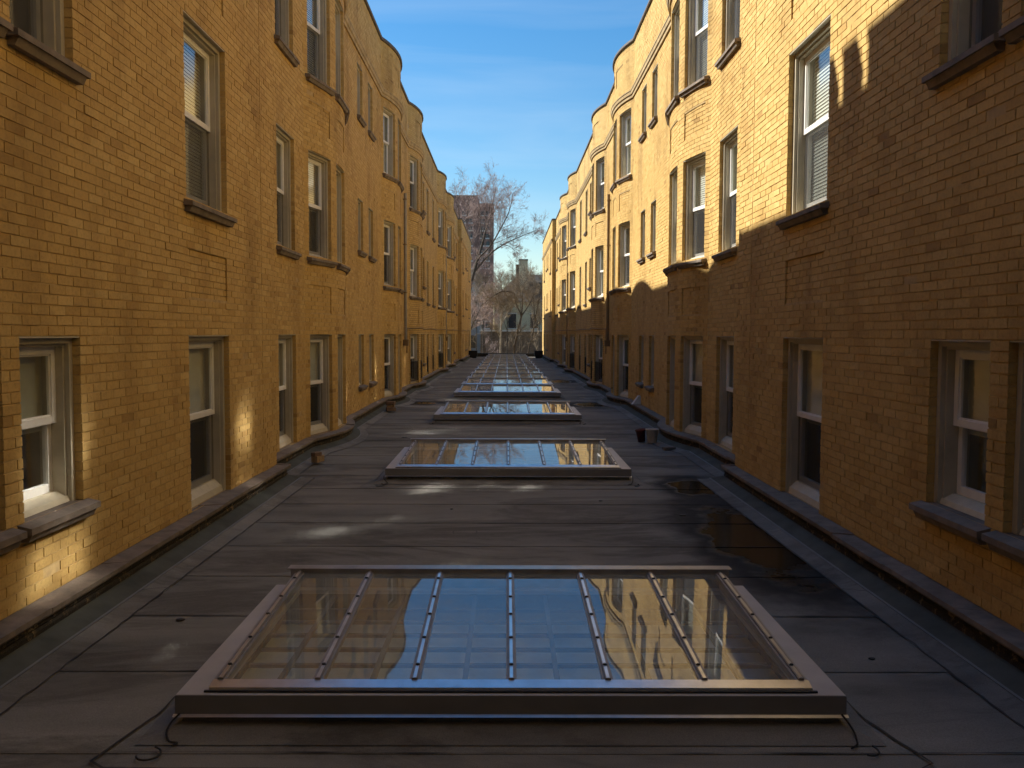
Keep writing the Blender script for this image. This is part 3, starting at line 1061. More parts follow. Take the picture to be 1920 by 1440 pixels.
roof = empty('roof_terrace', (0, 33, 0))
tag(roof, 'dark grey membrane roof between the two brick buildings', kind='structure')
roff = Matrix.Translation((0, -33, 0))
ROOF_END = 74.4
y = -8.0
k = 0
while y < ROOF_END:
    step = 1.0 if y < 40 else 2.0
    if y < 0: step = 4.0
    y1 = min(y + step, ROOF_END)
    mb = MB()
    cut = [(a + .05, a + SK_D - .05) for a in SKY_Y]
    marks = sorted(set([y, y1] + [c for q in cut for c in q if y < c < y1]))
    for a, b in zip(marks[:-1], marks[1:]):
        m = (a + b) / 2
        za = lambda t: 0.004 - 0.004 * (t - y) / (y1 - y)      # each sheet laps the next by a few millimetres
        spans = [(-3.2, WELL[0]), (WELL[1], 3.2)] if any(q[0] < m < q[1] for q in cut) else [(-3.2, 3.2)]
        for (xa, xb) in spans:
            mb.quad((xa, a, za(a)), (xb, a, za(a)), (xb, b, za(b)), (xa, b, za(b)))
    mb.quad((-3.2, y, -.02), (3.2, y, -.02), (3.2, y, .004), (-3.2, y, .004)) if not any(q[0] < y < q[1] for q in cut) else None
    link('membrane_sheet', mb.mesh('membrane_sheet', M['roof']), roof, roff)
    # ragged bitumen bead along the lap
    if 1.0 < y < 45:
        spans = [(-2.58, 2.58)]
        for q in SKY_Y:
            if q - .16 < y < q + SK_D + .1: spans = [(-2.58, SK_X - SK_W / 2 - .05), (SK_X + SK_W / 2 + .05, 2.58)]
        for (xa, xb) in spans:
            mb = MB()
            prev = None
            n = max(2, int((xb - xa) / .06))
            for i in range(n + 1):
                xx = xa + (xb - xa) * i / n
                nz = mnoise.noise(Vector((xx * 1.7, y * 3.1, 0)))
                wd = max(0.0, .0012 + .005 * mnoise.noise(Vector((xx * 4.0, y * 1.3, 7))) + .005 * mnoise.noise(Vector((xx * .8, y * 2.3, 3))))
                yc = y + .004 + .008 * nz
                cur = ((xx, yc - wd - .0006, .0085), (xx, yc + wd + .0006, .0085))
                if prev: mb.quad(prev[0], cur[0], cur[1], prev[1])
                prev = cur
            link('bitumen_seam', mb.mesh('bitumen_seam', M['tar']), roof, roff)
    y = y1
    k += 1
# slab under the membrane with the light shafts cut by it, and the end kerb
mb = MB()
mb.quad((-3.3, -8, -.9), (3.3, -8, -.9), (3.3, ROOF_END, -.9), (-3.3, ROOF_END, -.9))
mb.quad((-3.3, ROOF_END, -4), (3.3, ROOF_END, -4), (3.3, ROOF_END, 0), (-3.3, ROOF_END, 0))
link('deck', mb.mesh('deck', M['rubber']), roof, roff)
mb = MB().box(-3.0, 3.0, 73.9, 74.35, -.05, .30)
link('end_kerb', mb.mesh('end_kerb', M['black']), roof, roff)

# a round mended patch and small debris on the membrane
def blob(name, cx, cy, ax, ay, z, m, seed, n=26):
    mb = MB()
    vs = []
    for i in range(n):
        a = 2 * math.pi * i / n
        r = 1 + .18 * mnoise.noise(Vector((math.cos(a) * 1.7 + seed, math.sin(a) * 1.7, seed)))
        vs.append((cx + ax * r * math.cos(a), cy + ay * r * math.sin(a)))
    mb.v = [(p[0], p[1], z) for p in vs] + [(p[0], p[1], z - .006) for p in vs]
    mb.f = [tuple(range(n))] + [(i, n + i, n + (i + 1) % n, (i + 1) % n) for i in range(n)]
    return link(name, mb.mesh(name, m), roof, roff)
def ring(name, cx, cy, ax, ay, z, wd, seed, n=40, gap=0.0, square=2.0):
    mb = MB(); prev = None; first = None
    for i in range(n + 1):
        a = 2 * math.pi * i / n
        if gap and (i % n) / n < gap:
            prev = None; continue
        c, s_ = math.cos(a), math.sin(a)
        p = 2.0 / square
        px = cx + ax * math.copysign(abs(c) ** p, c); py = cy + ay * math.copysign(abs(s_) ** p, s_)
        w_ = wd * (.6 + .8 * abs(mnoise.noise(Vector((px * 6, py * 6, seed)))))
        nx, ny = c, s_
        cur = ((px - nx * w_, py - ny * w_, z), (px + nx * w_, py + ny * w_, z))
        if prev: mb.quad(prev[0], cur[0], cur[1], prev[1])
        prev = cur
    return link(name, mb.mesh(name, M['tar']), roof, roff)
ring('patch_outline', -0.40, 8.55, .115, .085, .010, .006, 1.0, square=4)
blob('tar_blob', -0.44, 11.36, .05, .035, .012, M['tar'], 2.0)
for i, (px, py, r) in enumerate([(-2.2, 5.9, .03), (1.9, 9.4, .04), (2.2, 5.2, .02), (-1.3, 14.7, .03), (1.7, 13.0, .025), (-1.9, 16.4, .05), (2.15, 33.6, .09), (1.1, 10.2, .02), (-.6, 9.7, .015)]):
    blob('tar_blob', px, py, r, r * .7, .012, M['tar'], 3.0 + i)

# ------------------------------------------------------------------ skylights
CZ = 0.19                                   # top of curb
RISE = 0.075
SK = {}
hw = SK_W / 2
GL0, GL1 = -1.455, 1.455                    # glazing frame sides
def slope(yv): return CZ + .028 + RISE * (yv - .10) / (SK_D - .14)
mb = MB()                                   # curb cap: ring
mb.box(-hw, -hw + .19, 0.0, SK_D, CZ - .028, CZ); mb.box(hw - .19, hw, 0, SK_D, CZ - .028, CZ)
mb.box(-hw + .19, hw - .19, 0.0, .14, CZ - .027, CZ - .001); mb.box(-hw + .19, hw - .19, SK_D - .14, SK_D, CZ - .027, CZ - .001)
SK['curb_cap'] = mb.mesh('curb_cap', M['curb'])
mb = MB()
mb.box(-hw - .004, hw + .004, -.004, .012, CZ - .095, CZ - .003); mb.box(-hw - .004, hw + .004, SK_D - .012, SK_D + .004, CZ - .095, CZ - .003)
mb.box(-hw - .004, -hw + .012, .0125, SK_D - .0125, CZ - .095, CZ - .0035); mb.box(hw - .012, hw + .004, .0125, SK_D - .0125, CZ - .095, CZ - .0035)
SK['fascia'] = mb.mesh('fascia', M['fascia'])
mb = MB()
mb.hexa([(-hw - .012, -.022, CZ - .103), (hw + .012, -.022, CZ - .103), (hw + .012, -.003, CZ - .105), (-hw - .012, -.003, CZ - .105),
         (-hw - .012, -.0045, CZ - .094), (hw + .012, -.0045, CZ - .094), (hw + .012, -.003, CZ - .094), (-hw - .012, -.003, CZ - .094)])
SK['drip_edge'] = mb.mesh('drip_edge', M['alum'])
mb = MB()                                   # upstand clad in membrane, flaring to the roof
ins = .05
a = [(-hw + ins, ins), (hw - ins, ins), (hw - ins, SK_D - ins), (-hw + ins, SK_D - ins)]
b = [(-hw + .02, .02), (hw - .02, .02), (hw - .02, SK_D - .02), (-hw + .02, SK_D - .02)]
c = [(-hw - .14, -.16), (hw + .14, -.16), (hw + .14, SK_D + .12), (-hw - .14, SK_D + .12)]
for i in range(4):
    j = (i + 1) % 4
    mb.quad((*a[i], CZ - .03), (*a[j], CZ - .03), (*b[j], .05), (*b[i], .05))
    mb.quad((*b[i], .05), (*b[j], .05), (*c[j], .009), (*c[i], .009))
    mb.quad((*a[i], CZ - .03), (*a[j], CZ - .03), (*a[j], -.4), (*a[i], -.4))
SK['upstand'] = mb.mesh('upstand', M['cant'])
mb = MB()
mb.hexa([(GL0, .04, CZ + .002), (GL1, .04, CZ + .002), (GL1, .115, CZ + .002), (GL0, .115, CZ + .002),
         (GL0, .046, CZ + .020), (GL1, .046, CZ + .020), (GL1, .115, CZ + .036), (GL0, .115, CZ + .036)])
SK['front_rail'] = mb.mesh('front_rail', M['alum'])
mb = MB().box(GL0 - .02, GL1 + .02, .025, .0395, CZ + .001, CZ + .010)
SK['gasket'] = mb.mesh('gasket', M['rubber'])
zb_ = slope(SK_D - .04)
mb = MB()
mb.box(GL0 - .03, GL1 + .03, SK_D - .075, SK_D - .01, CZ + .002, zb_ + .025)
mb.box(GL0 - .05, GL1 + .05, SK_D - .085, SK_D + .02, zb_ + .0255, zb_ + .033)
SK['back_rail'] = mb.mesh('back_rail', M['alum_dull'])
# side members
for nm, xa, xb in (('left', GL0, GL0 + .035), ('right', GL1 - .035, GL1)):
    mb = MB().hexa([(xa, .116, CZ + .001), (xb, .116, CZ + .001), (xb, SK_D - .076, CZ + .001), (xa, SK_D - .076, CZ + .001),
                    (xa, .116, slope(.116) + .004), (xb, .116, slope(.116) + .004), (xb, SK_D - .076, slope(SK_D - .076) + .004), (xa, SK_D - .076, slope(SK_D - .076) + .004)])
    SK['side_' + nm] = mb.mesh('side_rail', M['alum_dull'])
NP = 6
bars = [GL0 + .035 + (GL1 - GL0 - .07) * i / NP for i in range(NP + 1)]
def bar_mesh():
    mb = MB()
    y0, y1 = .112, SK_D - .074
    def sl(w, h0, h1):
        mb.hexa([(-w, y0, slope(y0) + h0), (w, y0, slope(y0) + h0), (w, y1, slope(y1) + h0), (-w, y1, slope(y1) + h0),
                 (-w, y0, slope(y0) + h1), (w, y0, slope(y0) + h1), (w, y1, slope(y1) + h1), (-w, y1, slope(y1) + h1)])
    sl(.026, -.03, .006)
    sl(.014, .0062, .016)
    return mb.mesh('glazing_bar', M['bar'])
SK['bar'] = bar_mesh()
mb = MB()
y0, y1 = .112, SK_D - .074
mb.hexa([(-.008, y0, slope(y0) + .0163), (.008, y0, slope(y0) + .0163), (.008, y1, slope(y1) + .0163), (-.008, y1, slope(y1) + .0163),
         (-.008, y0, slope(y0) + .0185), (.008, y0, slope(y0) + .0185), (.008, y1, slope(y1) + .0185), (-.008, y1, slope(y1) + .0185)])
SK['cap'] = mb.mesh('bar_cap', M['alum'])
mb = MB().lathe([(.0, .006), (.009, .006), (.011, .0), (.011, -.002)], 8)
SK['screw'] = mb.mesh('screw', M['rubber'])
pw = bars[1] - bars[0] - .050
mb = MB()
y0, y1 = .10, SK_D - .07
mb.quad((-pw / 2, y0, slope(y0)), (pw / 2, y0, slope(y0)), (pw / 2, y1, slope(y1)), (-pw / 2, y1, slope(y1)))
SK['pane'] = mb.mesh('pane', M['sky_pane'])
mb = MB()                                   # safety grid under the glass
for i in range(1, 7):
    yy = .1 + (SK_D - .2) * i / 7
    mb.box(GL0 + .04, GL1 - .04, yy - .014, yy + .014, CZ - .085, CZ - .065)
for i in range(NP):
    xx = (bars[i] + bars[i + 1]) / 2
    mb.box(xx - .014, xx + .014, .1, SK_D - .1, CZ - .064, CZ - .045)
SK['safety_grid'] = mb.mesh('safety_grid', M['grid'])
mb = MB()
mb.quad((-hw + .06, .06  , -.06), (hw - .06, .06  , -.06), (hw - .06, SK_D - .06  , -.06), (-hw + .06, SK_D - .06, -.06))
SK['shaft_floor'] = mb.mesh('shaft_floor', M['diffuser'])

ORD = ['nearest', 'second', 'third', 'fourth', 'fifth', 'sixth', 'seventh', 'eighth', 'ninth', 'tenth', 'eleventh', 'twelfth', 'thirteenth']
for i, yy in enumerate(SKY_Y):
    o = empty('skylight', (SK_X, yy, 0))
    if i == 0: lab = 'nearest large six pane metal framed skylight in the foreground of the roof'
    elif i == len(SKY_Y) - 1: lab = 'farthest low skylight of the row, beside the end kerb of the roof'
    else: lab = '%s low six pane skylight in the row, counted from the foreground' % ORD[i]
    o.scale = (1.02, .925, 1) if i == 0 else (1.0, 1.06, 1) if i < 3 else (1, 1, 1)
    tag(o, lab, 'skylight', 'row of skylights along the roof')
    for nm in ('curb_cap', 'fascia', 'drip_edge', 'upstand', 'front_rail', 'gasket', 'back_rail', 'safety_grid', 'shaft_floor'):
        link(nm, SK[nm], o)
    link('side_rail', SK['side_left'], o); link('side_rail', SK['side_right'], o)
    for j, xx in enumerate(bars):
        br = link('glazing_bar', SK['bar'], o, Matrix.Translation((xx, 0, 0)))
        link('bar_cap', SK['cap'], br)
        if i < 2:
            for q in range(5):
                ys_ = .30 + (SK_D - .55) * q / 4 + .02 * ((j * 3 + q) % 3 - 1)
                link('screw', SK['screw'], br, Matrix.Translation((0, ys_, slope(ys_) + .019)))
    for j in range(NP):
        xc = (bars[j] + bars[j + 1]) / 2
        p = link('pane', SK['pane'], o, Matrix.Translation((xc, 0, 0)) @ Matrix.Rotation(R(rng.normal(0, .16)), 4, 'Y'))
    if i < 3:
        # tie wires and the ragged outline of the base patch
        for sx in (-1, 1):
            mb = MB()
            x0 = sx * (hw - .02)
            pts = []
            for q in range(15):
                a_ = q / 14 * (5.2 if sx < 0 else 3.4) + i
                pts.append((x0 + sx * (.0 + .035 * math.sin(a_ * 1.1)), -.03 - .012 * q + .02 * math.cos(a_ * 1.3), max(.016, .10 - .012 * q)))
            mb.tube(pts, .005, 6)
            link('tie_wire', mb.mesh('tie_wire', M['rubber']), o)
            mb = MB()
            t0, t1, rr = ((-2.9, 4.3, .052) if sx < 0 else (-2.2, 3.1, .040))
            pts = [(x0 + sx * .05 + rr * math.cos(t0 + t1 * q / 14), -.26 + sx * .02 + rr * 1.1 * math.sin(t0 + t1 * q / 14), .017 + .012 * (q / 14) ** 3) for q in range(15)]
            mb.tube(pts, .005, 6)
            link('tie_wire', mb.mesh('tie_wire', M['rubber']), o)
        mb = MB()
        pts = [(-hw - .14, SK_D * .4), (-hw - .16, .2), (-hw - .27, -.33), (-hw - .19, -.40), (0, -.415), (hw + .19, -.41), (hw + .27, -.35), (hw + .15, .15), (hw + .13, SK_D * .4)]
        P_ = []
        for a_, b_ in zip(pts[:-1], pts[1:]):
            n_ = max(2, int(math.hypot(b_[0] - a_[0], b_[1] - a_[1]) / .04))
            P_ += [(a_[0] + (b_[0] - a_[0]) * t / n_, a_[1] + (b_[1] - a_[1]) * t / n_) for t in range(n_)]
        prev = None
        for q, (px, py) in enumerate(P_):
            q2 = P_[min(q + 1, len(P_) - 1)]; q1 = P_[max(q - 1, 0)]
            tx, ty = q2[0] - q1[0], q2[1] - q1[1]; L_ = math.hypot(tx, ty) or 1
            nx, ny = -ty / L_, tx / L_
            jt = .008 * mnoise.noise(Vector((px * 5, py * 5 + i * 9, 0)))
            w_ = .003 + .008 * abs(mnoise.noise(Vector((px * 3, py * 3, 4 + i))))
            cur = ((px + nx * (jt - w_), py + ny * (jt - w_), .0125), (px + nx * (jt + w_), py + ny * (jt + w_), .0125))
            if prev: mb.quad(prev[0], cur[0], cur[1], prev[1])
            prev = cur
        link('bitumen_seam', mb.mesh('bitumen_seam', M['tar']), o)

# ------------------------------------------------------------------ loose things on the roof
# white bucket with a rim and bail
o = empty('bucket', (2.60, 15.7, .014))
tag(o, 'dirty white plastic bucket standing by the right wall', 'bucket')
mb = MB().lathe([(.085, 0), (.088, .004), (.110, .225), (.118, .226), (.118, .245), (.109, .245), (.106, .235), (.083, .015), (0.001, .012)], 24)
link('bucket_body', mb.mesh('bucket_body', plain("white_plastic", (0.55, 0.52, 0.47), 0.5, var=0.15, scale=12), True), o)
mb = MB().tube([(.118 * math.cos(t), .118 * math.sin(t) * .25 - .10 * math.sin(t), .235 - .12 * math.sin(t)) for t in np.linspace(0, math.pi, 14)], .003, 5)
link('handle', mb.mesh('handle', M['zinc']), o)
o = empty('flower_pot', (2.44, 15.85, .014))
o.rotation_euler = (0, R(-7), 0)
tag(o, 'dark red plastic pot tucked behind the white bucket', 'pot')
mb = MB().lathe([(.065, 0), (.085, .19), (.096, .191), (.096, .225), (.086, .225), (.06, .02), (0.001, .018)], 20)
link('pot_body', mb.mesh('pot_body', plain("red_plastic", (0.10, 0.016, 0.012), 0.6), True), o)
mb = MB().lathe([(.080, .17), (.08, .19), (.001, .20)], 20)
link('soil', mb.mesh('soil', plain("soil", (0.03, 0.022, 0.015), 0.95)), o)
mb = MB().box(-.10, .10, -.055, .055, 0, .045)
o = mb.build('loose_brick', plain("grey_block", (0.14, 0.12, 0.105), 0.9, var=.3, scale=20, bump=.6))
o.location = (2.73, 14.75, .012); o.rotation_euler = (0, 0, R(12))
tag(o, 'grey paver lying flat in front of the white bucket', 'brick')
# loose bricks at the left wall
brm = plain("worn_brick", (0.30, 0.21, 0.12), 0.9, var=.3, scale=20, bump=.8)
brm2 = plain("brown_block", (0.20, 0.13, 0.085), 0.9, var=.3, scale=20, bump=.8)
def lbrick(name, loc, rz, size, m, label, rx=0.0):
    sx, sy, sz = size
    mb = MB()
    c_ = .006
    mb.v = []; vs = []
    for z, i_ in ((0, c_), (c_, 0), (sz - c_, 0), (sz, c_)):
        vs.append([(-sx / 2 + i_, -sy / 2 + i_, z), (sx / 2 - i_, -sy / 2 + i_, z), (sx / 2 - i_, sy / 2 - i_, z), (-sx / 2 + i_, sy / 2 - i_, z)])
    mb.v = [tuple(c + rng.normal(0, .0015) for c in p) for r_ in vs for p in r_]
    for a_ in range(3):
        for s_ in range(4):
            t_ = (s_ + 1) % 4
            mb.f.append((a_ * 4 + s_, a_ * 4 + t_, a_ * 4 + 4 + t_, a_ * 4 + 4 + s_))
    mb.f += [(3, 2, 1, 0), (12, 13, 14, 15)]
    o = mb.build(name, m)
    o.location = loc; o.rotation_euler = (rx, 0, rz)
    tag(o, label, 'brick', 'loose bricks along the left wall')
    return o
lbrick('loose_brick', (-2.79, 13.05, .035), R(70), (.20, .10, .10), brm, 'pale loose brick lying on the roof edge below the left bow window')
lbrick('loose_brick', (-2.80, 13.0, .132), R(55), (.13, .09, .06), brm2, 'broken brown brick half resting on the pale loose brick')
lbrick('loose_brick', (-2.84, 21.7, .03), R(15), (.22, .20, .095), brm2, 'lower brown block of the small stack by the left wall')
lbrick('loose_brick', (-2.85, 21.75, .126), R(4), (.20, .18, .06), brm, 'middle thin brick of the small stack by the left wall')
lbrick('loose_brick', (-2.84, 21.72, .187), R(-8), (.20, .17, .085), brm2, 'topmost brown block of the small stack by the left wall')
# white cowl on the ledge at the right
o = empty('vent_cowl', (3.16, 21.4, .25))
tag(o, 'small white wedge shaped vent cowl on the right ledge', 'vent')
mb = MB()
mb.hexa([(-.11, -.10, 0), (.09, -.10, 0), (.09, .10, 0), (-.11, .10, 0), (.03, -.08, .20), (.09, -.08, .20), (.09, .08, .20), (.03, .08, .20)])
link('hood', mb.mesh('hood', plain("white_paint", (0.62, 0.60, 0.56), 0.5)), o)
mb = MB().box(-.13, .10, -.115, .115, -.012, .002)
link('flange', mb.mesh('flange', M['zinc']), o)
# black ventilator boxes at the end of the roof
for x_, lab in ((-2.62, 'black box ventilator at the far left corner of the roof'), (2.52, 'black box ventilator at the far right corner of the roof')):
    o = empty('ventilator', (x_, 69.5, 0))
    tag(o, lab, 'vent', 'ventilators at the roof end')
    mb = MB().box(-.26, .26, -.26, .26, 0, .16)
    link('base', mb.mesh('base', M['black']), o)
    mb = MB().box(-.33, .33, -.33, .33, .161, .56)
    link('housing', mb.mesh('housing', M['black']), o)
    mb = MB()
    for z in (.22, .30, .38, .46):
        mb.hexa([(-.30, -.345, z), (.30, -.345, z), (.30, -.331, z), (-.30, -.331, z), (-.30, -.340, z + .04), (.30, -.340, z + .04), (.30, -.331, z + .045), (-.30, -.331, z + .045)])
    link('louvre', mb.mesh('louvre', M['black']), o)
    mb = MB().box(-.36, .36, -.36, .36, .561, .59)
    link('lid', mb.mesh('lid', M['black']), o)

# ------------------------------------------------------------------ beyond the roof: buildings
def uvbox(me, s=1.0):
    ul = me.uv_layers.new(name='UVMap')
    for poly in me.polygons:
        nrm = poly.normal
        for li in poly.loop_indices:
            co = me.vertices[me.loops[li].vertex_index].co
            ul.data[li].uv = ((co.y if abs(nrm.x) > .7 else co.x) * s, co.z * s)
    return me
hazed_red_stops = [(0.0, (0.19, 0.105, 0.085)), (0.5, (0.26, 0.145, 0.115)), (1.0, (0.31, 0.185, 0.15))]  # tower brick tones lightened, distance haze put into the colour
M['red_brick'] = far_brick_material("hazed_red_brick", hazed_red_stops, (0.24, 0.18, 0.15))
M['brown_brick'] = far_brick_material("brown_brick", [(0, (.12, .08, .055)), (.5, (.17, .12, .08)), (1, (.22, .15, .10))], (.16, .13, .10))
M['slate'] = plain("slate_roof", (0.055, 0.052, 0.048), 0.8, var=.3, scale=2)
M['stucco'] = plain("beige_stucco", (0.52, 0.44, 0.28), 0.9, var=.15, scale=1.2)
M['grey_stucco'] = plain("grey_stucco", (0.27, 0.265, 0.25), 0.9, var=.15, scale=1.2)
M['dark_glass'] = plain("dark_window", (0.03, 0.035, 0.04), 0.12, var=.2)
M['pale'] = plain("pale_trim", (0.55, 0.53, 0.49), 0.7)

# tower block, about 350 m away
TX0, TX1, TY = -33.0, -5.4, 350.0
o = empty('apartment_tower', ((TX0 + TX1) / 2, TY + 9, -4))
tag(o, 'tall dark red brick apartment tower rising behind the bare trees', 'building')
toff = Matrix.Translation((-(TX0 + TX1) / 2, -TY - 9, 4))
mb = MB().box(TX0, -11.6, TY, TY + 18, -4, 55.3)
link('wall', uvbox(mb.mesh('wall', M['red_brick'])), o, toff)
mb = MB().box(-11.59, TX1, TY + .4, TY + 17, -4, 52.3)
link('wing_wall', uvbox(mb.mesh('wing_wall', M['red_brick'])), o, toff)
mb = MB().box(TX0 - .2, -11.4, TY - .2, TY + 18.2, 55.301, 55.8)
link('coping', mb.mesh('coping', M['brown_brick']), o, toff)
mb = MB().box(-11.39, TX1 + .2, TY + .2, TY + 17.2, 52.301, 52.8)
link('coping', mb.mesh('coping', M['brown_brick']), o, toff)
wm = MB().box(0, 1.5, 0, .12, 0, 1.5).mesh('window', M['dark_glass'])
wsm = MB().box(-.15, 1.65, -.12, .1, -.5, -.02).mesh('sill', M['pale'])
for fl in range(17):
    z = 1.0 + fl * 2.95
    for x_ in (-10.4, -8.3, -31, -28.5, -24, -21.5, -17.5, -15):
        yb = TY + .4 if x_ > -11.6 else TY
        w_ = link('window', wm, o, toff @ Matrix.Translation((x_, yb - .06, z)))
        link('sill', wsm, w_)

# gabled house with its chimney
HX0, HX1, HY = -1.6, 7.5, 112.0
o = empty('gabled_house', ((HX0 + HX1) / 2, HY + 4, -4))
tag(o, 'beige stucco house with dark gabled roof and tall chimney behind the trees', 'house')
hoff = Matrix.Translation((-(HX0 + HX1) / 2, -HY - 4, 4))
def hp(name, mb, m, uv=False, par=o):
    me = mb.mesh(name, m)
    if uv: uvbox(me)
    return link(name, me, par, hoff if par is o else None)
hp('wall', MB().box(HX0, HX1, HY, HY + 9, -4, 6.1), M['stucco'])
mb = MB()
e_, rz_ = .7, 9.6
mb.hexa([(HX0 - e_, HY - e_, 5.9), (HX1 + e_, HY - e_, 5.9), (HX1 + e_, HY + 9 + e_, 5.9), (HX0 - e_, HY + 9 + e_, 5.9),
         (HX0 + 3.2, HY + 3.8, rz_), (HX1 - .5, HY + 3.8, rz_), (HX1 - .5, HY + 5.2, rz_), (HX0 + 3.2, HY + 5.2, rz_)])
rf = hp('hip_roof', mb, M['slate'])
ch = MB().box(1.55, 2.65, HY + 1.0, HY + 2.4, 6.5, 11.2)
hp('chimney', ch, M['stucco'], par=o)
hp('chimney_cap', MB().box(1.5, 2.7, HY + .95, HY + 2.45, 11.201, 11.35), M['slate'])
hp('chimney_shaft', MB().box(1.15, 1.549, HY + 1.2, HY + 2.2, 6.5, 10.7), M['brown_brick'], True)
mb = MB().box(3.0, 5.6, HY + .6, HY + 3, 6.8, 8.4)
hp('dormer', mb, M['slate'])
for (xa, xb, za, zb) in ((0.2, 1.2, 2.6, 4.4), (3.0, 4.0, 2.6, 4.4), (5.2, 6.2, 2.6, 4.4), (0.2, 1.2, -1, .9), (3.0, 4.0, -1, .9)):
    w_ = hp('window', MB().box(xa, xb, HY - .04, HY + .05, za, zb), M['dark_glass'])
    hp('window_frame', MB().box(xa - .1, xb + .1, HY - .03, HY + .02, za - .12, za - .005).box(xa - .1, xb + .1, HY - .03, HY + .02, zb + .005, zb + .12), M['pale'])

# long low brown garage with a pale coping
o = empty('brick_garage', (1.0, 101, -4))
tag(o, 'long low brown brick garage with a pale coping behind the trees', 'building')
goff = Matrix.Translation((-1.0, -101, 4))
link('wall', uvbox(MB().box(-2.9, 16, 98, 105, -4, 2.15).mesh('wall', M['brown_brick'])), o, goff)
link('coping', MB().box(-3.0, 16.1, 97.9, 105.1, 2.151, 2.34).mesh('coping', M['pale']), o, goff)
for i in range(5):
    link('garage_door', MB().box(-1.9 + i * 3.4, .6 + i * 3.4, 97.9, 98.05, -4, -1.6).mesh('garage_door', M['grey_stucco']), o, goff)
# grey rendered house at the left, brick lower range in front
o = empty('grey_house', (-7.5, 108, -4))
tag(o, 'pale grey rendered house showing past the left building', 'house')
goff = Matrix.Translation((7.5, -108, 4))
link('wall', MB().box(-13, -3.15, 106, 114, -4, 6.3).mesh('wall', M['grey_stucco']), o, goff)
link('gable_roof', MB().prism([(105.5, 6.3), (114.5, 6.3), (110, 9.5)], -13.3, -2.95).mesh('gable_roof', M['slate']), o, goff)
for (xa, za) in ((-4.6, 3.4), (-4.6, .2), (-7, 3.4), (-7, .2), (-10, 3.4)):
    w_ = link('window', MB().box(xa, xa + .9, 105.94, 106.05, za, za + 1.5).mesh('window', M['dark_glass']), o, goff)
# ------------------------------------------------------------------ bare trees
def bark(name, col, tip):
    m, n, l, b = mat(name)
    geo = n.new('ShaderNodeNewGeometry')
    nz = N(n, 'ShaderNodeTexNoise', Scale=5.0, Detail=5.0)
    l.new(geo.outputs['Position'], nz.inputs['Vector'])
    r = ramp(n, [(.3, tuple(c * .6 for c in col)), (.55, col), (.75, tuple(min(1, c * 1.35) for c in col))])
    l.new(nz.outputs[0], r.inputs[0])
    l.new(r.outputs[0], b.inputs['Base Color'])
    b.inputs['Roughness'].default_value = .9
    b.inputs['Specular IOR Level'].default_value = .2
    return m
M['bark'] = bark("dark_bark", (0.10, 0.08, 0.062), None)
M['bark_pale'] = bark("pale_bark", (0.42, 0.38, 0.32), None)
M['twig'] = bark("budding_twigs", (0.40, 0.30, 0.26), None)
M['twig_red'] = bark("red_twigs", (0.36, 0.265, 0.235), None)
M['twig_tan'] = bark("tan_twigs", (0.26, 0.20, 0.135), None)

def tree(name, label, limbs, m_trunk, m_twig, seed, density=1.0, twig_len=1.0, levels=3, up=.35, thick=1.0, group='bare trees beyond the roof'):
    rs = random.Random(seed)
    base = Vector(limbs[0][0][0])
    o = empty(name, base)
    tag(o, label, 'tree', group)
    T, W = MB(), MB()
    count = [0]
    def grow(start, d, length, rad, lev):
        pts, rads = [start.copy()], [rad]
        n = 4 if lev > 0 else 3
        p = start.copy(); dd = d.copy()
        for i in range(n):
            dd = (dd + Vector((rs.gauss(0, .16), rs.gauss(0, .16), rs.gauss(0, .12) + up * .14))).normalized()
            p = p + dd * (length / n)
            pts.append(p.copy()); rads.append(max(.0045, rad * (1 - .72 * (i + 1) / n)))
        (T if rad > .03 else W).tube([q - base for q in pts], rads, 4 if rad > .03 else 3, cap=False)
        count[0] += 1
        if lev <= 0: return
        kids = max(2, int(round((6 if lev > 1 else 5) * density)))
        for k in range(kids):
            t = rs.uniform(.25, 1.0)
            i = min(n - 1, int(t * n)); f = t * n - i
            q = pts[i].lerp(pts[i + 1], f)
            dirv = (pts[i + 1] - pts[i]).normalized()
            ax = dirv.orthogonal().normalized()
            ax.rotate(Matrix.Rotation(rs.uniform(0, 6.283), 3, dirv))
            nd = (dirv * math.cos(R(rs.uniform(25, 55))) + ax * math.sin(R(rs.uniform(25, 55)))).normalized()
            grow(q, nd, length * rs.uniform(.42, .68), max(.007, rads[i] * .5), lev - 1)
    for (pts, r0, r1, kids, klen) in limbs:
        V = [Vector(p) for p in pts]
        # smooth polyline
        sm, rd = [], []
        for i in range(len(V) - 1):
            for t in range(5):
                f = t / 5
                a, b = V[i], V[i + 1]
                pa, pb = V[max(i - 1, 0)], V[min(i + 2, len(V) - 1)]
                q = .5 * ((2 * a) + (b - pa) * f + (2 * pa - 5 * a + 4 * b - pb) * f * f + (3 * a - pa - 3 * b + pb) * f ** 3)
                sm.append(q); g_ = (i + f) / (len(V) - 1); rd.append((r0 + (r1 - r0) * g_) * thick)
        sm.append(V[-1]); rd.append(r1 * thick)
        T.tube([q - base for q in sm], rd, 7, cap=False)
        for k in range(int(kids * density)):
            t = rs.uniform(.18, 1.0) ** .8
            i = min(len(sm) - 2, int(t * (len(sm) - 1)))
            dirv = (sm[i + 1] - sm[i]).normalized()
            ax = dirv.orthogonal().normalized()
            ax.rotate(Matrix.Rotation(rs.uniform(0, 6.283), 3, dirv))
            an = R(rs.uniform(25, 60))
            nd = (dirv * math.cos(an) + ax * math.sin(an)).normalized()
            grow(sm[i], nd, klen * twig_len * rs.uniform(.6, 1.15) * (1.15 - .5 * t), min(.045, rd[i] * .5), levels - 1)
    link('trunk', T.mesh('trunk', m_trunk), o)
    link('crown', W.mesh('crown', m_twig), o)
    return o

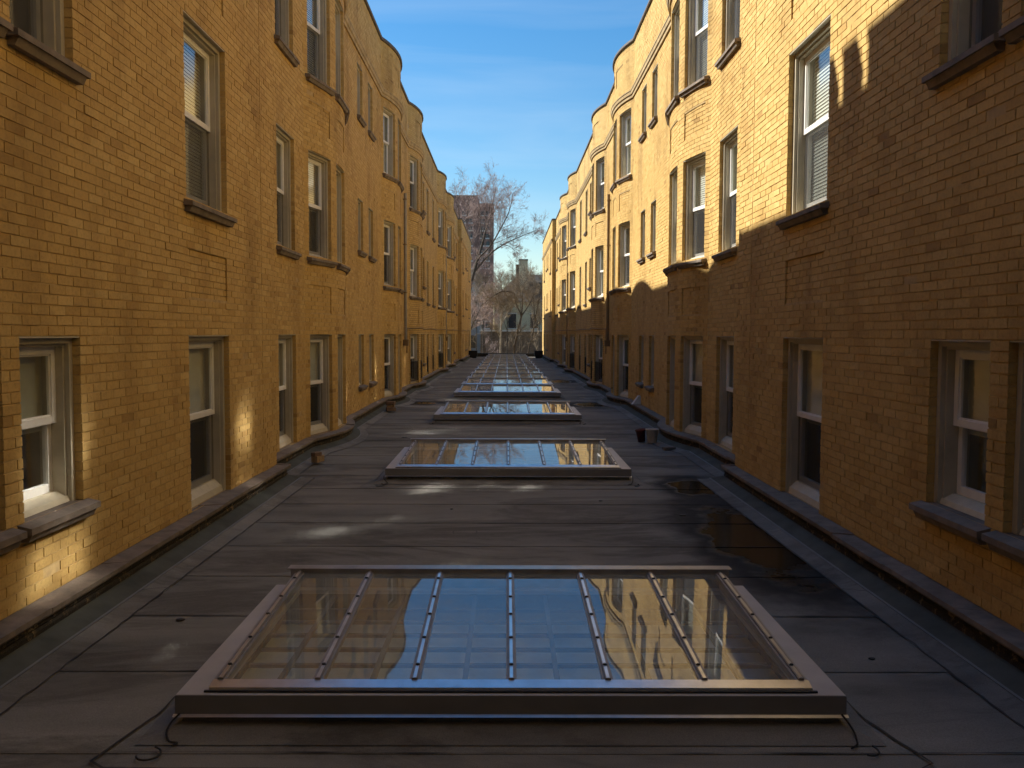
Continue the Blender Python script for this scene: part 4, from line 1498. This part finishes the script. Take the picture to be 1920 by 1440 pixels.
def at(u, v, Y):
    """where the sight line of pixel (u, v) meets the plane Y metres ahead"""
    d = camo.matrix_world.to_3x3() @ Vector(((u - 960) / 1660, (720 - v) / 1660, -1))
    t = Y / d.y
    p = EYE + d * t
    return (p.x, p.y, p.z)

Y0 = 84
def lim(pix, r0, r1, kids, klen, Y=Y0, dy=0.0):
    n = len(pix)
    return ([tuple(at(u, v, Y + dy * i / max(1, n - 1))) for i, (u, v) in enumerate(pix)], r0, r1, kids, klen)
gx = at(866, 640, Y0)
big = [([(gx[0], gx[1], -4.0), at(868, 640, Y0), at(877, 560, Y0), at(890, 505, Y0), at(905, 455, Y0 + .5)], .34, .17, 6, 2.2),
       lim([(905, 455), (914, 420), (922, 390), (930, 350)], .16, .03, 26, 2.6, dy=1.5),
       lim([(896, 485), (918, 463), (938, 430), (955, 395), (962, 362)], .13, .025, 26, 2.4, dy=-2),
       lim([(886, 515), (915, 480), (945, 458), (975, 444), (1004, 432)], .13, .02, 24, 2.0, dy=-1),
       lim([(938, 458), (955, 462), (975, 478)], .06, .015, 10, 1.3, dy=1),
       lim([(880, 545), (876, 480), (874, 430), (880, 370)], .13, .03, 15, 2.6, dy=2),
       lim([(874, 460), (862, 410), (858, 365)], .10, .025, 15, 2.5, dy=-2),
       lim([(905, 455), (900, 410), (898, 365)], .10, .025, 13, 2.5, dy=3)]
tree('maple_tree', 'tall bare maple with reddish buds leaning out from the left building', big, M['bark'], M['twig_red'], 3, .82, 1.0, 4, .5, .72)

def small_tree(name, label, trunk, forks, m1, m2, seed, Y, r=.09, dens=1.0):
    base = at(trunk[0][0], trunk[0][1], Y)
    L_ = [([(base[0], base[1], -4.0)] + [at(u, v, Y) for u, v in trunk], r, r * .55, 5, 1.6)]
    for f in forks:
        L_.append(lim(f, r * .5, r * .12, 11, 1.5, Y, dy=random.Random(seed).uniform(-2, 2)))
    return tree(name, label, L_, m1, m2, seed, dens, 1.0, 3, .6)
small_tree('birch_tree', 'slim pale barked tree in the middle of the gap', [(938, 665), (939, 620), (940, 598)],
           [[(940, 598), (935, 570), (931, 545)], [(940, 598), (943, 565), (945, 530)], [(940, 610), (950, 590), (958, 570)]], M['bark_pale'], M['twig_tan'], 11, 80, .10, 1.3)
small_tree('forked_tree', 'dark forked tree standing before the beige house', [(963, 665), (970, 625), (978, 592)],
           [[(978, 592), (968, 570), (965, 550)], [(978, 592), (992, 572), (1001, 552)], [(978, 592), (980, 565), (980, 535)], [(965, 550), (945, 546), (925, 555), (900, 575)]], M['bark'], M['twig_tan'], 12, 79, .13, 1.2)
small_tree('young_tree', 'thin dark tree rising close to the right building', [(990, 665), (998, 630), (1003, 600)],
           [[(1003, 600), (1008, 575), (1012, 550)], [(1000, 615), (1012, 605), (1020, 598)], [(1003, 600), (1000, 560), (998, 530)]], M['bark'], M['twig_tan'], 13, 82, .09, 1.2)
small_tree('young_tree', 'straight thin tree between the forked tree and the pale tree', [(975, 665), (976, 610), (977, 560)],
           [[(977, 560), (972, 530), (968, 500)], [(977, 560), (985, 535), (990, 510)]], M['bark'], M['twig_tan'], 14, 90, .07, 1.2)
small_tree('leaning_tree', 'leaning bare tree rising beside the left building edge', [(878, 640), (884, 615), (890, 600)],
           [[(890, 600), (900, 580), (915, 555), (925, 548)], [(886, 610), (884, 590), (880, 570)], [(890, 600), (905, 600), (925, 590)]], M['bark'], M['twig'], 15, 81, .08, 1.3)
for i, (u, v, Y, h, lab) in enumerate([(905, 660, 94, 470, 'scrubby reddish tree in front of the dark tower'), (921, 660, 96, 505, 'reddish thicket tree left of the pale slim tree'),
                                     (950, 660, 95, 520, 'fine twigged tree under the hip roof eaves'), (893, 660, 93, 520, 'dense twigged tree near the grey house'),
                                     (1010, 660, 94, 520, 'fine twigged tree against the right building corner')]):
    small_tree('scrub_tree', lab, [(u, v), (u + 1, v - 50), (u, v - 90)],
               [[(u, v - 90), (u - 8, (v - 90 + h) / 2), (u - 14, h)], [(u, v - 90), (u + 6, (v - 90 + h) / 2), (u + 10, h + 6)], [(u + 1, v - 50), (u + 9, v - 85), (u + 16, v - 110)], [(u + 1, v - 40), (u - 9, v - 70), (u - 16, v - 100)]],
               M['bark'], M['twig_red'] if i < 2 else M['twig_tan'], 30 + i, Y, .07, 1.35)
